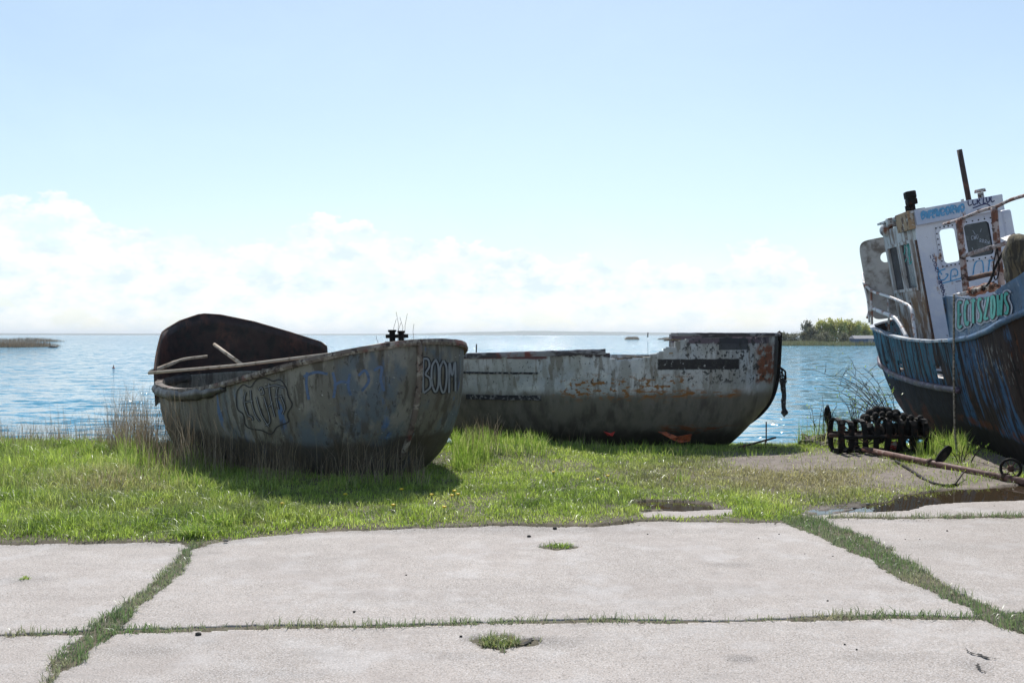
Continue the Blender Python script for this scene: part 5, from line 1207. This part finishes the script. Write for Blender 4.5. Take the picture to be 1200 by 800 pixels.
reedbed('reed_bed', 'long low reed bed far out behind the bow of the white boat', 772, 838, 420, 1.5, 3500, brown, 14)
reedbed('reed_bed', 'pale reeds fringing the wooded island', 880, 1060, 186, 1.2, 9000, [(.2, .19, .10), (.14, .16, .07), (.26, .22, .14)], 8)
reedbed('reed_bed', 'low reeds on the far left shore behind the big reed bed', -60, 70, 290, 1.6, 2500, brown, 10)
M_isl = flat('island_soil', (.11, .10, .06))
bm = bmesh.new(); rows = []
for i in range(41):
    u = i/40; X = (875-600)/F*205+u*52; hw = 14*math.sin(math.pi*min(1, u*.9+.03))**.6
    rows.append([bm.verts.new((X, 210+hw*c, -.6+(.75+.3*math.sin(u*9))*s)) for c, s in ((-1, 0), (-.7, .7), (0, 1), (.7, .7), (1, 0))])
for a, b_ in zip(rows, rows[1:]):
    for k in range(4): bm.faces.new((a[k], b_[k], b_[k+1], a[k+1]))
tag(obj('island', bm, M_isl, None, True), kind='structure')
def tree(label, px, Y, h, w, cols, seed, n=1500):
    h *= 1.02
    r = np.random.default_rng(seed); X = (px-600)/F*Y; t_ = thing('tree', label, 'tree', (X, Y, -.1), group='trees on the wooded island')
    bm = bmesh.new(); tube(bm, [(0, 0, -.2), (.05, 0, h*.35), (.1, 0, h*.7)], [h*.03, h*.022, h*.01], 6)
    for k in range(5):
        a = k*1.3; tube(bm, [(.03, 0, h*(.2+.08*k)), (math.cos(a)*w*.35, math.sin(a)*w*.3, h*(.55+.07*k))], [h*.014, h*.005], 5)
    obj('trunk', bm, M_wood, t_)
    nc = 22; cc_ = r.normal(0, .33, (nc, 3)); cc_[:, 0] *= w; cc_[:, 1] *= w*.8; cc_[:, 2] = h*(.3+.62*r.random(nc)**.8)*(1-.25*np.abs(cc_[:, 0]/w)); k = r.integers(0, nc, n)
    P0 = cc_[k]+r.normal(0, 1, (n, 3))*np.array([w*.13, w*.13, h*.075]); P0[:, 2] = np.where(r.random(n) < .3, h*.4*r.random(n), np.maximum(P0[:, 2], .1))
    sh = r.random(nc)[k]*.5+r.random(n)*.5
    blades('crown', P0, h*.07*(.6+r.random(n)), h*.05, colmix(cols, sh), M_leaf, lean=1.1, parent=t_)
spring = [(.22, .24, .08), (.38, .38, .12), (.50, .47, .17)]; dk_ = [(.09, .09, .05), (.13, .13, .075), (.18, .17, .10)]
isl = [(886, 190, .5, 1.2, dk_), (892, 190, .7, 1.2, dk_), (900, 192, .9, 1.3, dk_), (912, 192, 1.3, 1.4, dk_), (924, 192, 1.7, 1.5, dk_), (908, 190, 1.5, 1.6, dk_), (918, 192, 2.1, 1.6, dk_), (930, 190, 1.9, 1.9, dk_), (941, 192, 2.2, 1.7, dk_), (947, 200, 4.4, 1.4, dk_), (953, 192, 3.0, 1.8, dk_), (962, 200, 4.4, 2.3, spring), (974, 200, 4.7, 2.4, spring), (985, 198, 4.6, 2.2, spring), (995, 200, 4.6, 2.3, spring), (1004, 198, 4.3, 2.0, spring), (1012, 200, 4.1, 1.8, spring), (968, 190, 2.2, 2.0, dk_), (990, 190, 2.0, 2.0, dk_), (1026, 204, 4.0, 2.2, spring), (1042, 206, 4.2, 2.4, spring), (960, 188, 1.8, 1.6, dk_)]
lab = {True: 'yellow green leafy tree in the taller right part of the island wood', False: 'dull grey green low bush at the left and foot of the island wood'}
for i, (a, Yd, h_, w_, c_) in enumerate(isl): tree(lab[c_ is spring], a, Yd, h_, w_, c_, i+60)
hs_ = thing('boathouse', 'low blue boathouse at the water on the right end of the island', 'building', (at(1012, 392, 186).x, 186, -.5))
bm = bmesh.new(); bx(bm, (0, 0, .7), (4.2, 3, 1.3)); obj('wall', bm, flat('blue_boards', (.06, .12, .24)), hs_)
bm = bmesh.new(); v_ = [bm.verts.new(p) for p in ((-2.3, -1.7, 1.35), (2.3, -1.7, 1.35), (2.3, 1.7, 1.35), (-2.3, 1.7, 1.35), (-2.1, 0, 1.95), (2.1, 0, 1.95))]
for f_ in ((0, 1, 5, 4), (2, 3, 4, 5), (1, 2, 5), (3, 0, 4), (0, 3, 2, 1)): bm.faces.new([v_[k] for k in f_])
obj('roof', bm, flat('grey_roof', (.2, .2, .22)), hs_)
bm = bmesh.new(); bx(bm, (-.9, -1.51, .65), (.8, .03, .6)); obj('window', bm, M_glass, hs_)
bm = bmesh.new(); bx(bm, (.8, -1.51, .6), (.9, .03, 1.1)); obj('door', bm, M_railwhite, hs_)
def stakew(label, px, py0, py1, Y, r):
    tag(tube_o('post', [at(px, py1, Y), at(px+.4, py0, Y)], r, M_blackmetal, None, 6), label, 'post')
stakew('thin dark post standing in the water between the two derelict boats', 558, 403, 418, 70, .05)
stakew('tiny dark post far out on the water beside the long reed bed', 759, 389.5, 395, 380, .25)
by = thing('buoy', 'small orange brown buoy floating on the water left of the boats', 'buoy', at(133, 431.5, 61)-Vector((0, 0, 0)))
bm = bmesh.new(); bmesh.ops.create_uvsphere(bm, u_segments=12, v_segments=8, radius=.09); obj('float', bm, flat('orange_buoy', (.35, .10, .04)), by, True)
tube_o('stem', [(0, 0, .06), (0, 0, .2)], .025, M_rust, by, 6)
pz = tag(lump('rock', (at(62, 405, 158).x, 158, -.42), (.6, .5, .28), M_dark, None, 5, 2, .3), 'small dark rock in the water right of the far left reed bed', 'rock')

# ------------------------------------------------------------------ haze
bm = bmesh.new(); bx(bm, (0, 3470, 10.5), (12200, 7260, 28)); hz = obj('haze', bm, None); tag(hz, kind='stuff')
M_haze = bpy.data.materials.new('haze_air'); M_haze.use_nodes = True; nt = M_haze.node_tree; nt.nodes.clear()
pvn = nt.nodes.new('ShaderNodeVolumePrincipled'); o_ = nt.nodes.new('ShaderNodeOutputMaterial'); nt.links.new(pvn.outputs[0], o_.inputs['Volume'])
pvn.inputs['Color'].default_value = (.85, .92, 1, 1); pvn.inputs['Density'].default_value = .00020; pvn.inputs['Anisotropy'].default_value = .3
hz.data.materials.append(M_haze)
